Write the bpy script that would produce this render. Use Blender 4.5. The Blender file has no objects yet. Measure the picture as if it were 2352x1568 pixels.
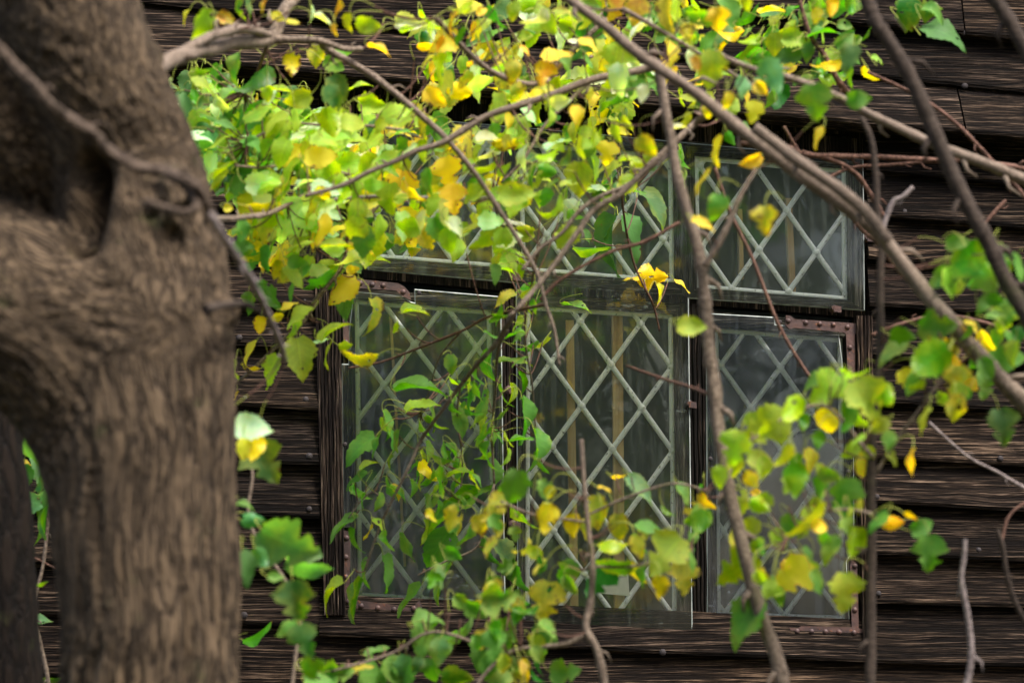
import bpy, bmesh, math, random
from mathutils import Vector, Matrix, noise
S = bpy.context.scene
COL = S.collection
rnd = random.Random(7)
# ------------------------------------------------------------ camera
CAM = Vector((0.0, -4.3, 1.7))
PITCH, YAW = math.radians(7.0), math.radians(3.0)
fwd = Vector((math.sin(YAW)*math.cos(PITCH), math.cos(YAW)*math.cos(PITCH), math.sin(PITCH)))
RIGHT = fwd.cross(Vector((0,0,1))).normalized()
UP = RIGHT.cross(fwd).normalized()
cd = bpy.data.cameras.new('camera'); cam = bpy.data.objects.new('camera', cd); COL.objects.link(cam)
m = Matrix((RIGHT, UP, -fwd)).transposed().to_4x4(); m.translation = CAM
cam.matrix_world = m
cd.lens = 85; cd.sensor_width = 36; cd.clip_start = .05; cd.clip_end = 300
cd.dof.use_dof = True; cd.dof.focus_distance = 4.33; cd.dof.aperture_fstop = 4.0; cd.dof.aperture_blades = 0
S.camera = cam
FPX = 85/36*2352.0
# ------------------------------------------------------------ world, sun, exposure
w = bpy.data.worlds.new('World'); S.world = w; w.use_nodes = True
nt = w.node_tree; nt.nodes.clear()
sky = nt.nodes.new('ShaderNodeTexSky'); sky.sky_type = 'NISHITA'; sky.sun_disc = False
SUN_EL, SUN_AZ = math.radians(55), math.radians(142)
sky.sun_elevation = SUN_EL; sky.sun_rotation = SUN_AZ; sky.air_density = 1.0; sky.dust_density = 4.0
bg = nt.nodes.new('ShaderNodeBackground'); bg.inputs[1].default_value = 0.10
wo = nt.nodes.new('ShaderNodeOutputWorld')
nt.links.new(sky.outputs[0], bg.inputs[0]); nt.links.new(bg.outputs[0], wo.inputs[0])
sd = bpy.data.lights.new('sun', 'SUN'); sd.energy = 1.5; sd.angle = math.radians(14); sd.color = (1, .96, .9)
sun = bpy.data.objects.new('sun', sd); COL.objects.link(sun)
sdir = Vector((math.sin(SUN_AZ)*math.cos(SUN_EL), math.cos(SUN_AZ)*math.cos(SUN_EL), math.sin(SUN_EL)))
sun.rotation_euler = sdir.to_track_quat('Z', 'Y').to_euler()
S.view_settings.view_transform = 'Standard'; S.view_settings.look = 'None'; S.view_settings.gamma = 1
S.view_settings.exposure = 1.88
S.cycles.max_bounces = 10; S.cycles.transparent_max_bounces = 24; S.cycles.diffuse_bounces = 4

# ------------------------------------------------------------ helpers
def ray(px, py):
    return (fwd*FPX + RIGHT*(px-1176.0) - UP*(py-784.0)).normalized()
def P(px, py, Y=0.0):          # point on the plane a distance Y in front of the wall
    d = ray(px, py); return CAM + d*((-Y - CAM.y)/d.y)
def ppm(Y): return FPX/(4.3-Y)
def empty(name, loc, label=None, cat=None, group=None):
    o = bpy.data.objects.new(name, None); COL.objects.link(o); o.location = loc; o.empty_display_size = .1
    if label: o['label'] = label
    if cat: o['category'] = cat
    if group: o['group'] = group
    return o
def link(name, me, mats, parent=None):
    o = bpy.data.objects.new(name, me); COL.objects.link(o)
    for mm in (mats if isinstance(mats, (list, tuple)) else [mats]): me.materials.append(mm)
    if parent:
        o.parent = parent; o.location = -parent_loc(parent)
    return o
def parent_loc(p):
    v = Vector(p.location)
    while p.parent: p = p.parent; v = v + Vector(p.location)
    return v
class MB:
    def __init__(s): s.v=[]; s.f=[]; s.m=[]; s.sm=[]
    def face(s, idx, m=0, sm=False): s.f.append(idx); s.m.append(m); s.sm.append(sm)
    def hexa(s, p, m=0):       # p: 8 points, 0-3 back loop, 4-7 front loop
        b=len(s.v); s.v += [Vector(q) for q in p]
        for q in ((0,1,2,3),(7,6,5,4),(0,4,5,1),(1,5,6,2),(2,6,7,3),(3,7,4,0)): s.face([b+i for i in q], m)
    def poly(s, pts, y0, y1, m=0, me=None):    # prism of wall polygon (list of world pts) from depth y0 to y1 (Y out)
        n=len(pts); b=len(s.v); me = m if me is None else me
        for yy in (y0,y1):
            for q in pts: s.v.append(Vector((q.x, -yy, q.z)))
        s.face([b+i for i in range(n)], m); s.face([b+n+i for i in reversed(range(n))], m)
        for i in range(n):
            j=(i+1)%n; s.face([b+i, b+n+i, b+n+j, b+j], me)
    def tube(s, pts, rad, sides=8, m=0, wob=0, seed=0, cap=True):
        b=len(s.v); n=len(pts); prev=None
        for i in range(n):
            t=(pts[min(i+1,n-1)]-pts[max(i-1,0)])
            if t.length<1e-9: t=Vector((0,0,1))
            t.normalize()
            if prev is None:
                a=Vector((0,1,0)) if abs(t.y)<.9 else Vector((1,0,0)); prev=t.cross(a).normalized()
            prev=(prev-t*prev.dot(t)).normalized(); bb=t.cross(prev)
            for k in range(sides):
                th=2*math.pi*k/sides; r=rad[i]
                d=prev*math.cos(th)+bb*math.sin(th)
                if wob: r*=1+wob*noise.noise(pts[i]*28+d*1.3+Vector((seed,0,0)))+.5*wob*noise.noise(pts[i]*90+d*2.)
                s.v.append(pts[i]+d*r)
        for i in range(n-1):
            for k in range(sides):
                k2=(k+1)%sides
                s.face([b+i*sides+k,b+i*sides+k2,b+(i+1)*sides+k2,b+(i+1)*sides+k],m,True)
        if cap:
            s.face([b+k for k in reversed(range(sides))],m); s.face([b+(n-1)*sides+k for k in range(sides)],m)
    def dome(s, c, r, h, axis=Vector((0,-1,0)), sides=10, m=0, rings=3):
        a=Vector((1,0,0)) if abs(axis.x)<.9 else Vector((0,0,1)); u=axis.cross(a).normalized(); v=axis.cross(u)
        b=len(s.v)
        for j in range(rings):
            an=math.pi/2*j/rings; rr=r*math.cos(an); hh=h*math.sin(an)
            for k in range(sides):
                th=2*math.pi*k/sides+.3; s.v.append(c+u*rr*math.cos(th)+v*rr*math.sin(th)+axis*hh)
        s.v.append(c+axis*h); top=len(s.v)-1
        for j in range(rings-1):
            for k in range(sides):
                k2=(k+1)%sides; s.face([b+j*sides+k,b+j*sides+k2,b+(j+1)*sides+k2,b+(j+1)*sides+k],m,True)
        for k in range(sides): s.face([b+(rings-1)*sides+k,b+(rings-1)*sides+(k+1)%sides,top],m,True)
    def build(s, name, mats, parent=None):
        me=bpy.data.meshes.new(name); me.from_pydata([tuple(v) for v in s.v],[],s.f)
        me.polygons.foreach_set('material_index', s.m); me.polygons.foreach_set('use_smooth', s.sm); me.update()
        return link(name, me, mats, parent)
def catmull(pts, per=6):
    out=[]; n=len(pts)
    for i in range(n-1):
        p0=pts[max(i-1,0)]; p1=pts[i]; p2=pts[i+1]; p3=pts[min(i+2,n-1)]
        for k in range(per):
            t=k/per; out.append(tuple(.5*((2*b)+(-a+c)*t+(2*a-5*b+4*c-d)*t*t+(-a+3*b-3*c+d)*t**3) for a,b,c,d in zip(p0,p1,p2,p3)))
    out.append(tuple(pts[-1])); return out

# ------------------------------------------------------------ materials
def newmat(name):
    mm=bpy.data.materials.new(name); mm.use_nodes=True; t=mm.node_tree; t.nodes.clear()
    return mm,t,t.nodes,t.links
def N(t, typ, **kw):
    n=t.nodes.new(typ)
    for k,v in kw.items(): setattr(n,k,v)
    return n
def mapping(t, scale, src=None, loc=(0,0,0)):
    mp=N(t,'ShaderNodeMapping'); mp.inputs['Scale'].default_value=scale; mp.inputs['Location'].default_value=loc
    if src is None:
        tc=N(t,'ShaderNodeTexCoord'); src=tc.outputs['Object']
    t.links.new(src, mp.inputs[0]); return mp.outputs[0]
def noi(t, vec, scale=1, detail=4, rough=.6, dist=0):
    n=N(t,'ShaderNodeTexNoise'); n.inputs['Scale'].default_value=scale; n.inputs['Detail'].default_value=detail
    n.inputs['Roughness'].default_value=rough; n.inputs['Distortion'].default_value=dist
    t.links.new(vec,n.inputs['Vector']); return n
def ramp(t, fac, stops):
    r=N(t,'ShaderNodeValToRGB'); e=r.color_ramp.elements
    while len(e)<len(stops): e.new(.5)
    for el,(p,c) in zip(e,stops): el.position=p; el.color=(*c,1) if len(c)==3 else c
    t.links.new(fac,r.inputs[0]); return r.outputs[0]
def mixc(t, fac, a, b, mode='MIX'):
    mx=N(t,'ShaderNodeMix',data_type='RGBA',blend_type=mode)
    for s_,v in ((0,fac),(6,a),(7,b)):
        if isinstance(v,(int,float)): mx.inputs[s_].default_value=v
        elif isinstance(v,tuple): mx.inputs[s_].default_value=(*v,1) if len(v)==3 else v
        else: t.links.new(v,mx.inputs[s_])
    return mx.outputs[2]
def math_(t,op,a,b=None,clamp=False):
    n=N(t,'ShaderNodeMath',operation=op); n.use_clamp=clamp
    for i,v in enumerate((a,b)):
        if v is None: continue
        if isinstance(v,(int,float)): n.inputs[i].default_value=v
        else: t.links.new(v,n.inputs[i])
    return n.outputs[0]
def bump(t, h, strength=.5, dist=.002, normal=None):
    b=N(t,'ShaderNodeBump'); b.inputs['Strength'].default_value=strength; b.inputs['Distance'].default_value=dist
    t.links.new(h,b.inputs['Height'])
    if normal is not None: t.links.new(normal,b.inputs['Normal'])
    return b.outputs[0]
def out_bsdf(t, col, rough=.8, nrm=None, metal=0, spec=.3):
    b=N(t,'ShaderNodeBsdfPrincipled'); o=N(t,'ShaderNodeOutputMaterial')
    if isinstance(col,tuple): b.inputs['Base Color'].default_value=(*col,1)
    else: t.links.new(col,b.inputs['Base Color'])
    if isinstance(rough,(int,float)): b.inputs['Roughness'].default_value=rough
    else: t.links.new(rough,b.inputs['Roughness'])
    b.inputs['Metallic'].default_value=metal; b.inputs['Specular IOR Level'].default_value=spec
    if nrm is not None: t.links.new(nrm,b.inputs['Normal'])
    t.links.new(b.outputs[0],o.inputs[0]); return b

def wood(name, dark, mid, light, axis='x', dense=1.0, seed=0., warp=.012, strength=.9):
    mm,t,_,L=newmat(name)
    tc=N(t,'ShaderNodeTexCoord')
    # slow wander of the grain
    sc=(1.3,3,6) if axis=='x' else (6,3,1.3)
    wn=noi(t,mapping(t,sc,tc.outputs['Object'],(seed,0,0)),1,3,.55)
    off=N(t,'ShaderNodeVectorMath',operation='SCALE'); 
    sub=N(t,'ShaderNodeVectorMath',operation='SUBTRACT'); L.new(wn.outputs['Color'],sub.inputs[0]); sub.inputs[1].default_value=(.5,.5,.5)
    L.new(sub.outputs[0],off.inputs[0]); off.inputs['Scale'].default_value=warp*2
    add=N(t,'ShaderNodeVectorMath',operation='ADD'); L.new(tc.outputs['Object'],add.inputs[0]); L.new(off.outputs[0],add.inputs[1])
    v=add.outputs[0]
    vo=N(t,'ShaderNodeTexVoronoi'); vo.inputs['Scale'].default_value=1
    L.new(mapping(t,(2.6,.01,9) if axis=='x' else (9,.01,2.6),tc.outputs['Object'],(seed,0,2)),vo.inputs['Vector'])
    kd_=vo.outputs['Distance']; km=ramp(t,kd_,[(0,(1,1,1)),(.30,(0,0,0))]); core=ramp(t,kd_,[(.035,(1,1,1)),(.06,(0,0,0))])
    sv_=N(t,'ShaderNodeVectorMath',operation='SCALE'); sv_.inputs[0].default_value=(0,0,1) if axis=='x' else (1,0,0); L.new(math_(t,'MULTIPLY',math_(t,'MULTIPLY',km,km),.013),sv_.inputs['Scale'])
    a2=N(t,'ShaderNodeVectorMath',operation='ADD'); L.new(v,a2.inputs[0]); L.new(sv_.outputs[0],a2.inputs[1]); v=a2.outputs[0]
    def s(a,b): return (a,b*.5,b) if axis=='x' else (b,b*.5,a)
    g1=noi(t,mapping(t,s(5,250*dense),v,(seed,1,2)),1,3,.6).outputs[0]
    g2=noi(t,mapping(t,s(18,520*dense),v,(seed,5,3)),1,2,.6).outputs[0]
    g3=noi(t,mapping(t,s(1.5,9),v,(seed,2,8)),1,4,.6).outputs[0]
    g4=noi(t,mapping(t,s(20,300*dense),v,(seed,9,8)),1,3,.7).outputs[0]
    h=math_(t,'ADD',math_(t,'MULTIPLY',g1,.62),math_(t,'MULTIPLY',g2,.38))
    hc=ramp(t,h,[(.40,(.05,.05,.05)),(.5,(.38,.38,.38)),(.62,(1,1,1))])
    h2=math_(t,'MULTIPLY',hc,math_(t,'ADD',math_(t,'MULTIPLY',g4,1.1),.2))
    c1=mixc(t,ramp(t,h2,[(.18,(0,0,0)),(.75,(1,1,1))]),dark,mid)
    wearf=ramp(t,math_(t,'MULTIPLY',h2,math_(t,'ADD',g3,.25)),[(.36,(0,0,0)),(.78,(1,1,1))])
    c2=mixc(t,wearf,c1,light)
    big=ramp(t,noi(t,mapping(t,(2,2,5),tc.outputs['Object'],(seed,4,4)),1,4,.6).outputs[0],[(.3,(.55,.55,.6)),(.7,(1.15,1.1,1.02))])
    c3=mixc(t,1.0,c2,big,'MULTIPLY')
    oi=N(t,'ShaderNodeObjectInfo'); c3=mixc(t,1.0,c3,ramp(t,oi.outputs['Random'],[(0,(.60,.60,.62)),(.5,(.95,.94,.93)),(1,(1.45,1.38,1.28))]),'MULTIPLY')
    stn=noi(t,mapping(t,(14,5,2.2),tc.outputs['Object'],(seed,7,1)),1,4,.65).outputs[0]
    c3=mixc(t,ramp(t,stn,[(.52,(0,0,0)),(.68,(.55,.55,.55))]),c3,mixc(t,1.,c3,(.38,.34,.32),'MULTIPLY'))
    c3=mixc(t,math_(t,'MULTIPLY',core,.8),c3,(.008,.005,.004))
    nb=bump(t,h2,strength,.005)
    out_bsdf(t,c3,.9,nb,spec=.12)
    return mm
M={}
M['board']=wood('weathered dark clapboard wood',(.005,.0035,.0028),(.058,.041,.030),(.185,.135,.10))
M['board2']=wood('greyer clapboard wood',(.005,.0035,.0028),(.064,.046,.035),(.225,.168,.128),seed=13.3)
M['post']=wood('weathered upright trim wood',(.01,.007,.006),(.085,.06,.045),(.30,.235,.18),axis='z',dense=.62,seed=3.)
M['postdark']=wood('dark upright wood',(.006,.005,.004),(.035,.026,.02),(.17,.12,.095),axis='z',dense=.7,seed=8.)
M['frame']=wood('old grey sash wood',(.03,.028,.024),(.15,.145,.115),(.34,.33,.28),axis='x',dense=.8,seed=5.)
M['framez']=wood('old grey sash wood upright',(.03,.028,.024),(.15,.145,.115),(.34,.33,.28),axis='z',dense=.8,seed=6.)
mm,t,_,L=newmat('bare interior batten wood'); n1=noi(t,mapping(t,(90,90,5)),1,4,.6).outputs[0]
out_bsdf(t,mixc(t,ramp(t,n1,[(.35,(0,0,0)),(.65,(1,1,1))]),(.50,.25,.08),(.82,.52,.25)),.7); M['stud']=mm

mm,t,_,L=newmat('lead came'); 
n1=noi(t,mapping(t,(35,35,35)),1,4,.6).outputs[0]; n2=noi(t,mapping(t,(160,160,160)),1,3,.6).outputs[0]
c=mixc(t,ramp(t,n1,[(.35,(0,0,0)),(.65,(1,1,1))]),(.86,.89,.86),(.96,.97,.94))
c=mixc(t,ramp(t,n2,[(.60,(0,0,0)),(.72,(1,1,1))]),c,(.16,.15,.12))
out_bsdf(t,c,.45,bump(t,n2,.5,.001),metal=.1,spec=.5); M['lead']=mm
mm,t,_,L=newmat('rusty painted iron')
n1=noi(t,mapping(t,(30,30,30)),1,5,.65).outputs[0]; n2=noi(t,mapping(t,(140,140,140)),1,4,.6).outputs[0]
c=mixc(t,ramp(t,n1,[(.4,(0,0,0)),(.62,(1,1,1))]),(.045,.028,.028),(.10,.052,.043))
c=mixc(t,ramp(t,n2,[(.6,(0,0,0)),(.7,(1,1,1))]),c,(.19,.07,.03))
out_bsdf(t,c,.55,bump(t,n2,.7,.0015),metal=.2,spec=.5); M['rust']=mm
mm,t,_,L=newmat('aged iron nail'); n1=noi(t,mapping(t,(200,200,200)),1,3,.6).outputs[0]
out_bsdf(t,mixc(t,n1,(.02,.017,.017),(.06,.05,.052)),.7,bump(t,n1,.4,.001),metal=.3,spec=.3); M['nail']=mm
# thin glazing: transparent + fresnel gloss + a film of dust (casement sheets: painted sky haze too)
def glazing(name, tint, dust, dust_haze_col, rough, wav, spread, refl=1.0):
    mm,t,_,L=newmat(name)
    tr=N(t,'ShaderNodeBsdfTransparent'); tr.inputs[0].default_value=(*tint,1)
    gl=N(t,'ShaderNodeBsdfGlossy'); gl.inputs['Roughness'].default_value=rough; gl.inputs[0].default_value=(.95,.98,1,1)
    df=N(t,'ShaderNodeBsdfDiffuse'); df.inputs[0].default_value=(*dust_haze_col,1)
    fr=N(t,'ShaderNodeFresnel'); fr.inputs[0].default_value=1.5
    wv=noi(t,mapping(t,(6,6,5)),1,2,.5).outputs[0]
    nb=bump(t,wv,wav,.02); L.new(nb,gl.inputs['Normal'])
    a=N(t,'ShaderNodeMixShader'); L.new(math_(t,'MULTIPLY',fr.outputs[0],refl,True),a.inputs[0]); L.new(tr.outputs[0],a.inputs[1]); L.new(gl.outputs[0],a.inputs[2])
    d1=noi(t,mapping(t,(4,4,5)),1,5,.65).outputs[0]
    sp=noi(t,mapping(t,(230,230,230)),1,2,.5).outputs[0]
    st=noi(t,mapping(t,(90,90,7),loc=(3,0,0)),1,3,.6).outputs[0]
    sc=noi(t,mapping(t,(60,60,210)),1,2,.5,1.5).outputs[0]
    f=math_(t,'MULTIPLY',ramp(t,d1,[(.25,(.35,.35,.35)),(.75,(1,1,1))]),dust)
    f=math_(t,'ADD',f,math_(t,'MULTIPLY',ramp(t,sp,[(.69,(0,0,0)),(.76,(1,1,1))]),.30*spread))
    f=math_(t,'ADD',f,math_(t,'MULTIPLY',ramp(t,st,[(.5,(0,0,0)),(.8,(1,1,1))]),.10*spread))
    f=math_(t,'ADD',f,math_(t,'MULTIPLY',ramp(t,math_(t,'MULTIPLY',sc,ramp(t,d1,[(.4,(0,0,0)),(.6,(1,1,1))])),[(.58,(0,0,0)),(.70,(1,1,1))]),.25*spread),True)
    b=N(t,'ShaderNodeMixShader'); L.new(f,b.inputs[0]); L.new(a.outputs[0],b.inputs[1]); L.new(df.outputs[0],b.inputs[2])
    o=N(t,'ShaderNodeOutputMaterial'); L.new(b.outputs[0],o.inputs[0]); return mm
M['glass']=glazing('old window glass',(.92,.96,.90),.17,(.34,.41,.35),.02,.12,.6,1.0)
M['sheet_skyhaze']=glazing('clear plastic sheet with dust and painted sky haze',(.96,.98,.99),.024,(.44,.52,.60),.06,.05,.5,1.0)  # dust film tinted blue to paint in the haze of reflected sky
M['sheet']=glazing('dusty clear plastic sheet',(.97,.98,.97),.028,(.40,.46,.40),.05,.05,.6,.9)
mm,t,_,L=newmat('cut edge of plastic sheet'); n1=noi(t,mapping(t,(60,60,25)),1,3,.6).outputs[0]
out_bsdf(t,mixc(t,ramp(t,n1,[(.3,(0,0,0)),(.7,(1,1,1))]),(.13,.16,.15),(.42,.45,.42)),.5,None,spec=.6); M['edge']=mm
mm,t,_,L=newmat('clean back of plastic sheet'); b=N(t,'ShaderNodeBsdfTransparent'); b.inputs[0].default_value=(.98,.99,.98,1); o=N(t,'ShaderNodeOutputMaterial'); L.new(b.outputs[0],o.inputs[0]); M['clear']=mm
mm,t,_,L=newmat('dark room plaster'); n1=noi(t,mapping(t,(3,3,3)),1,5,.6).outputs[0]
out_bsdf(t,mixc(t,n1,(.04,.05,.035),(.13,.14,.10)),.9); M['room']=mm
mm,t,_,L=newmat('paper'); n1=noi(t,mapping(t,(40,40,40)),1,4,.6).outputs[0]
out_bsdf(t,mixc(t,n1,(.70,.70,.56),(.88,.87,.76)),.8); M['paper']=mm
mm,t,_,L=newmat('faded print'); out_bsdf(t,(.12,.13,.12),.8); M['ink']=mm
# bark
def bark(name, c0, c1, c2, attr=True, sc=1.0, st=1.0):
    mm,t,_,L=newmat(name)
    if attr:
        at=N(t,'ShaderNodeAttribute'); at.attribute_name='barkco'; v=at.outputs['Vector']
    else:
        v=N(t,'ShaderNodeTexCoord').outputs['Object']
    a=noi(t,mapping(t,(70*sc,)*3,v),1,3,.6,.3).outputs[0]
    b=noi(t,mapping(t,(170*sc,)*3,v),1,4,.65).outputs[0]
    w_=noi(t,mapping(t,(5,5,5)),1,4,.6).outputs[0]
    ab=math_(t,'ABSOLUTE',math_(t,'SUBTRACT',a,.5)); fis=ramp(t,ab,[(0,(0,0,0)),(.03,(.45,.45,.45)),(.10,(1,1,1))])
    h=math_(t,'ADD',math_(t,'MULTIPLY',fis,.62 if attr else .2),math_(t,'MULTIPLY',b,.38 if attr else .8))
    c=mixc(t,ramp(t,h,[(.30 if attr else .42,(0,0,0)),(.52,(.45,.45,.45)),(.80 if attr else .62,(1,1,1))]),c0,c1)
    c=mixc(t,ramp(t,w_,[(.4,(0,0,0)),(.75,(.7,.7,.7))]),c,c2)
    c=mixc(t,ramp(t,noi(t,mapping(t,(11,11,11),loc=(5,0,0)),1,5,.7).outputs[0],[(.60,(0,0,0)),(.72,(.6,.6,.6))]),c,(.06,.075,.02))
    out_bsdf(t,c,.85,bump(t,h,.9*st,.008*st),spec=.2); return mm
M['bark']=bark('ridged brown bark',(.016,.0108,.0066),(.128,.089,.054),(.095,.066,.041),sc=1.75)
M['bark_shade']=bark('ridged bark with painted shade',(.003,.002,.0015),(.012,.007,.004),(.010,.006,.004),sc=.8)  # near-black colour paints in the shade on the left edge trunk
M['branch']=bark('smooth grey brown branch bark',(.08,.058,.042),(.26,.20,.15),(.21,.16,.125),False,1.6,.35)
M['branchmid']=bark('grey brown gnarled bark',(.022,.015,.011),(.13,.095,.07),(.10,.07,.05),False,1.2,.7)
M['branchdark']=bark('dark brown stem bark',(.018,.013,.010),(.075,.055,.042),(.06,.045,.035),False,1.6,.35)
M['branchred']=bark('reddish brown twig bark',(.05,.025,.018),(.19,.10,.072),(.15,.085,.065),False,1.6,.3)
M['branchgrey']=bark('pale grey dead twig bark',(.10,.08,.075),(.34,.28,.26),(.28,.23,.22),False,1.6,.3)
# leaf
def leafmat():
    mm,t,_,L=newmat('mulberry leaf')
    at=N(t,'ShaderNodeAttribute'); at.attribute_name='lcol'
    ag=N(t,'ShaderNodeAttribute'); ag.attribute_name='lage'   # r: age, g: edge distance, b: random
    uv=N(t,'ShaderNodeUVMap'); sx=N(t,'ShaderNodeSeparateXYZ'); L.new(uv.outputs[0],sx.inputs[0])
    sa=N(t,'ShaderNodeSeparateColor'); L.new(ag.outputs['Color'],sa.inputs[0])
    u,v=sx.outputs[0],sx.outputs[1]
    av=math_(t,'ABSOLUTE',v)
    mid=ramp(t,av,[(.0,(1,1,1)),(.07,(0,0,0))])
    sv=math_(t,'FRACT',math_(t,'SUBTRACT',math_(t,'MULTIPLY',u,6.5),math_(t,'MULTIPLY',av,1.7)))
    svr=ramp(t,sv,[(.0,(1,1,1)),(.12,(0,0,0)),(.9,(0,0,0)),(1.,(1,1,1))])
    vein=math_(t,'MAXIMUM',mid,math_(t,'MULTIPLY',svr,.55))
    blot=noi(t,mapping(t,(38,38,38)),1,4,.65).outputs[0]
    fine=noi(t,mapping(t,(130,130,130)),1,4,.65).outputs[0]
    # mottled yellowing with age, then brown blight near the rim and in spots
    base=mixc(t,ramp(t,blot,[(.3,(0,0,0)),(.7,(1,1,1))]),at.outputs['Color'],mixc(t,1.,at.outputs['Color'],(1.35,1.2,.8),'MULTIPLY'))
    base=mixc(t,math_(t,'MULTIPLY',vein,.55),base,mixc(t,1.,base,(1.7,1.6,1.9),'MULTIPLY'))
    yel=math_(t,'MULTIPLY',sa.outputs[0],ramp(t,math_(t,'ADD',blot,math_(t,'MULTIPLY',sa.outputs[1],.16)),[(.46,(0,0,0)),(.66,(1,1,1))]),True)
    base=mixc(t,yel,base,(.74,.56,.006))
    br=math_(t,'ADD',math_(t,'MULTIPLY',fine,.55),math_(t,'ADD',math_(t,'MULTIPLY',blot,.45),math_(t,'MULTIPLY',sa.outputs[1],.13)))
    br=math_(t,'ADD',br,math_(t,'MULTIPLY',sa.outputs[0],.10))
    brr=ramp(t,br,[(.69,(0,0,0)),(.77,(1,1,1))])
    base=mixc(t,brr,base,(.15,.05,.012))
    geo=N(t,'ShaderNodeNewGeometry')
    under=mixc(t,.25,base,(.34,.45,.22))
    col=mixc(t,geo.outputs['Backfacing'],base,under)
    pr=N(t,'ShaderNodeBsdfPrincipled'); L.new(col,pr.inputs['Base Color'])
    L.new(math_(t,'ADD',math_(t,'MULTIPLY',geo.outputs['Backfacing'],.25),.36),pr.inputs['Roughness']); pr.inputs['Specular IOR Level'].default_value=.38
    hh=math_(t,'ADD',math_(t,'MULTIPLY',vein,-1.0),math_(t,'MULTIPLY',fine,.5))
    L.new(bump(t,hh,.35,.0012),pr.inputs['Normal'])
    trn=N(t,'ShaderNodeBsdfTranslucent'); L.new(mixc(t,1.,base,(2.1,2.1,.35),'MULTIPLY'),trn.inputs[0])
    mx=N(t,'ShaderNodeMixShader'); mx.inputs[0].default_value=.46
    L.new(pr.outputs[0],mx.inputs[1]); L.new(trn.outputs[0],mx.inputs[2])
    hol=noi(t,mapping(t,(62,62,62),loc=(4,4,4)),1,1,.5).outputs[0]
    hf=ramp(t,math_(t,'ADD',hol,math_(t,'MULTIPLY',sa.outputs[0],.05)),[(.735,(0,0,0)),(.745,(1,1,1))])
    tp=N(t,'ShaderNodeBsdfTransparent'); m2=N(t,'ShaderNodeMixShader'); L.new(hf,m2.inputs[0]); L.new(mx.outputs[0],m2.inputs[1]); L.new(tp.outputs[0],m2.inputs[2])
    o=N(t,'ShaderNodeOutputMaterial'); L.new(m2.outputs[0],o.inputs[0]); return mm
M['leaf']=leafmat()
mm,t,_,L=newmat('green leaf stalk'); out_bsdf(t,(.36,.40,.07),.45); M['petiole']=mm
mm,t,_,L=newmat('ground litter'); n1=noi(t,mapping(t,(1.5,1.5,1.5)),1,8,.7).outputs[0]; n2=noi(t,mapping(t,(25,25,25)),1,5,.7).outputs[0]
c=mixc(t,ramp(t,n1,[(.42,(0,0,0)),(.58,(1,1,1))]),(.035,.05,.015),(.075,.055,.035))
out_bsdf(t,mixc(t,ramp(t,n2,[(.55,(0,0,0)),(.7,(1,1,1))]),c,(.16,.11,.04)),.95,bump(t,n2,.8,.02)); M['ground']=mm
mm,t,_,L=newmat('distant foliage'); out_bsdf(t,mixc(t,noi(t,mapping(t,(2,2,2)),1,3,.6).outputs[0],(.03,.07,.012),(.09,.14,.03)),.6); M['far']=mm

# ------------------------------------------------------------ setting
gm=bmesh.new()
bmesh.ops.create_grid(gm,x_segments=120,y_segments=120,size=60)
for v in gm.verts: v.co.z=.03*noise.noise(v.co*.6)
me=bpy.data.meshes.new('ground'); gm.to_mesh(me); gm.free()
g=link('ground',me,M['ground']); g['kind']='structure'

# ------------------------------------------------------------ the building
bld=empty('timber_building',(0,0,0),'old dark clapboard building wall holding the leaded diamond-pane window','building')
def zline(a,b):       # two pixel points -> z(x) on the wall
    p,q=P(*a),P(*b); k=(q.z-p.z)/(q.x-p.x); return lambda x:p.z+k*(x-p.x)
xL,xR=-3.2,3.4
XW0,XW1=P(727,1000).x,P(1988,1000).x
lines_top=[((925,-45),(2200,90)),((925,80),(2160,204)),((863,205),(2085,317))]
lines_left=[((545,596),(725,604)),((545,702),(725,711)),((545,797),(725,806)),((545,934),(725,946)),((545,1062),(725,1069)),((545,1184),(725,1191)),((545,1310),(725,1318)),((545,1432),(725,1441))]
lines_right=[((2010,400),(2352,432)),((2010,503),(2352,531)),((2010,602),(2352,626)),((2010,708),(2352,730)),((2010,819),(2352,842)),((2010,928),(2352,948)),((2010,1052),(2352,1072)),((2010,1157),(2352,1176)),((2010,1275),(2352,1289)),((2010,1385),(2352,1396)),((2010,1522),(2352,1531))]
def clapboard(zt, zb, x0, x1, seed, mat, name='clapboard', outb=.035, outt=.003, nails=()):
    mb=MB(); n=max(2,int((x1-x0)/.025)); r=random.Random(seed); ph=r.random()*50
    dy=r.uniform(-.003,.003)
    rows=[]
    for i in range(n+1):
        x=x0+(x1-x0)*i/n
        e=.0028*noise.noise(Vector((x*3,ph,0)))+.0012*noise.noise(Vector((x*25,ph,3)))
        o=.004*noise.noise(Vector((x*1.1,ph,9)))+dy
        t_,b_=zt(x)+.03,zb(x)+e
        rows.append([(x,.002,t_),(x,-outt-.002,t_),(x,-(outb+o)*.55-outt*.45,(t_+b_)/2),(x,-outb-o+.0015,b_+.0025),(x,-outb-o,b_+.0052),(x,-outb-o+.0025,b_),(x,-.004,b_)])
    k=len(rows[0]); order=[0,1,2,4,3,5,6]
    for rw in rows: mb.v += [Vector(rw[j]) for j in order]
    for i in range(n):
        for j in range(k-1): mb.face([i*k+j,(i+1)*k+j,(i+1)*k+j+1,i*k+j+1])
    mb.face(list(range(k))[::-1]); mb.face([n*k+j for j in range(k)])
    o=mb.build(name,mat,bld)
    for (a,b) in nails:
        q=P(a,b,.04); nm=MB()
        nm.dome(Vector((q.x,-outb*.93,q.z)),.0058*r.uniform(.85,1.2),.0035,sides=7); nm.build('nail',M['nail'],o)
    return o
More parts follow.
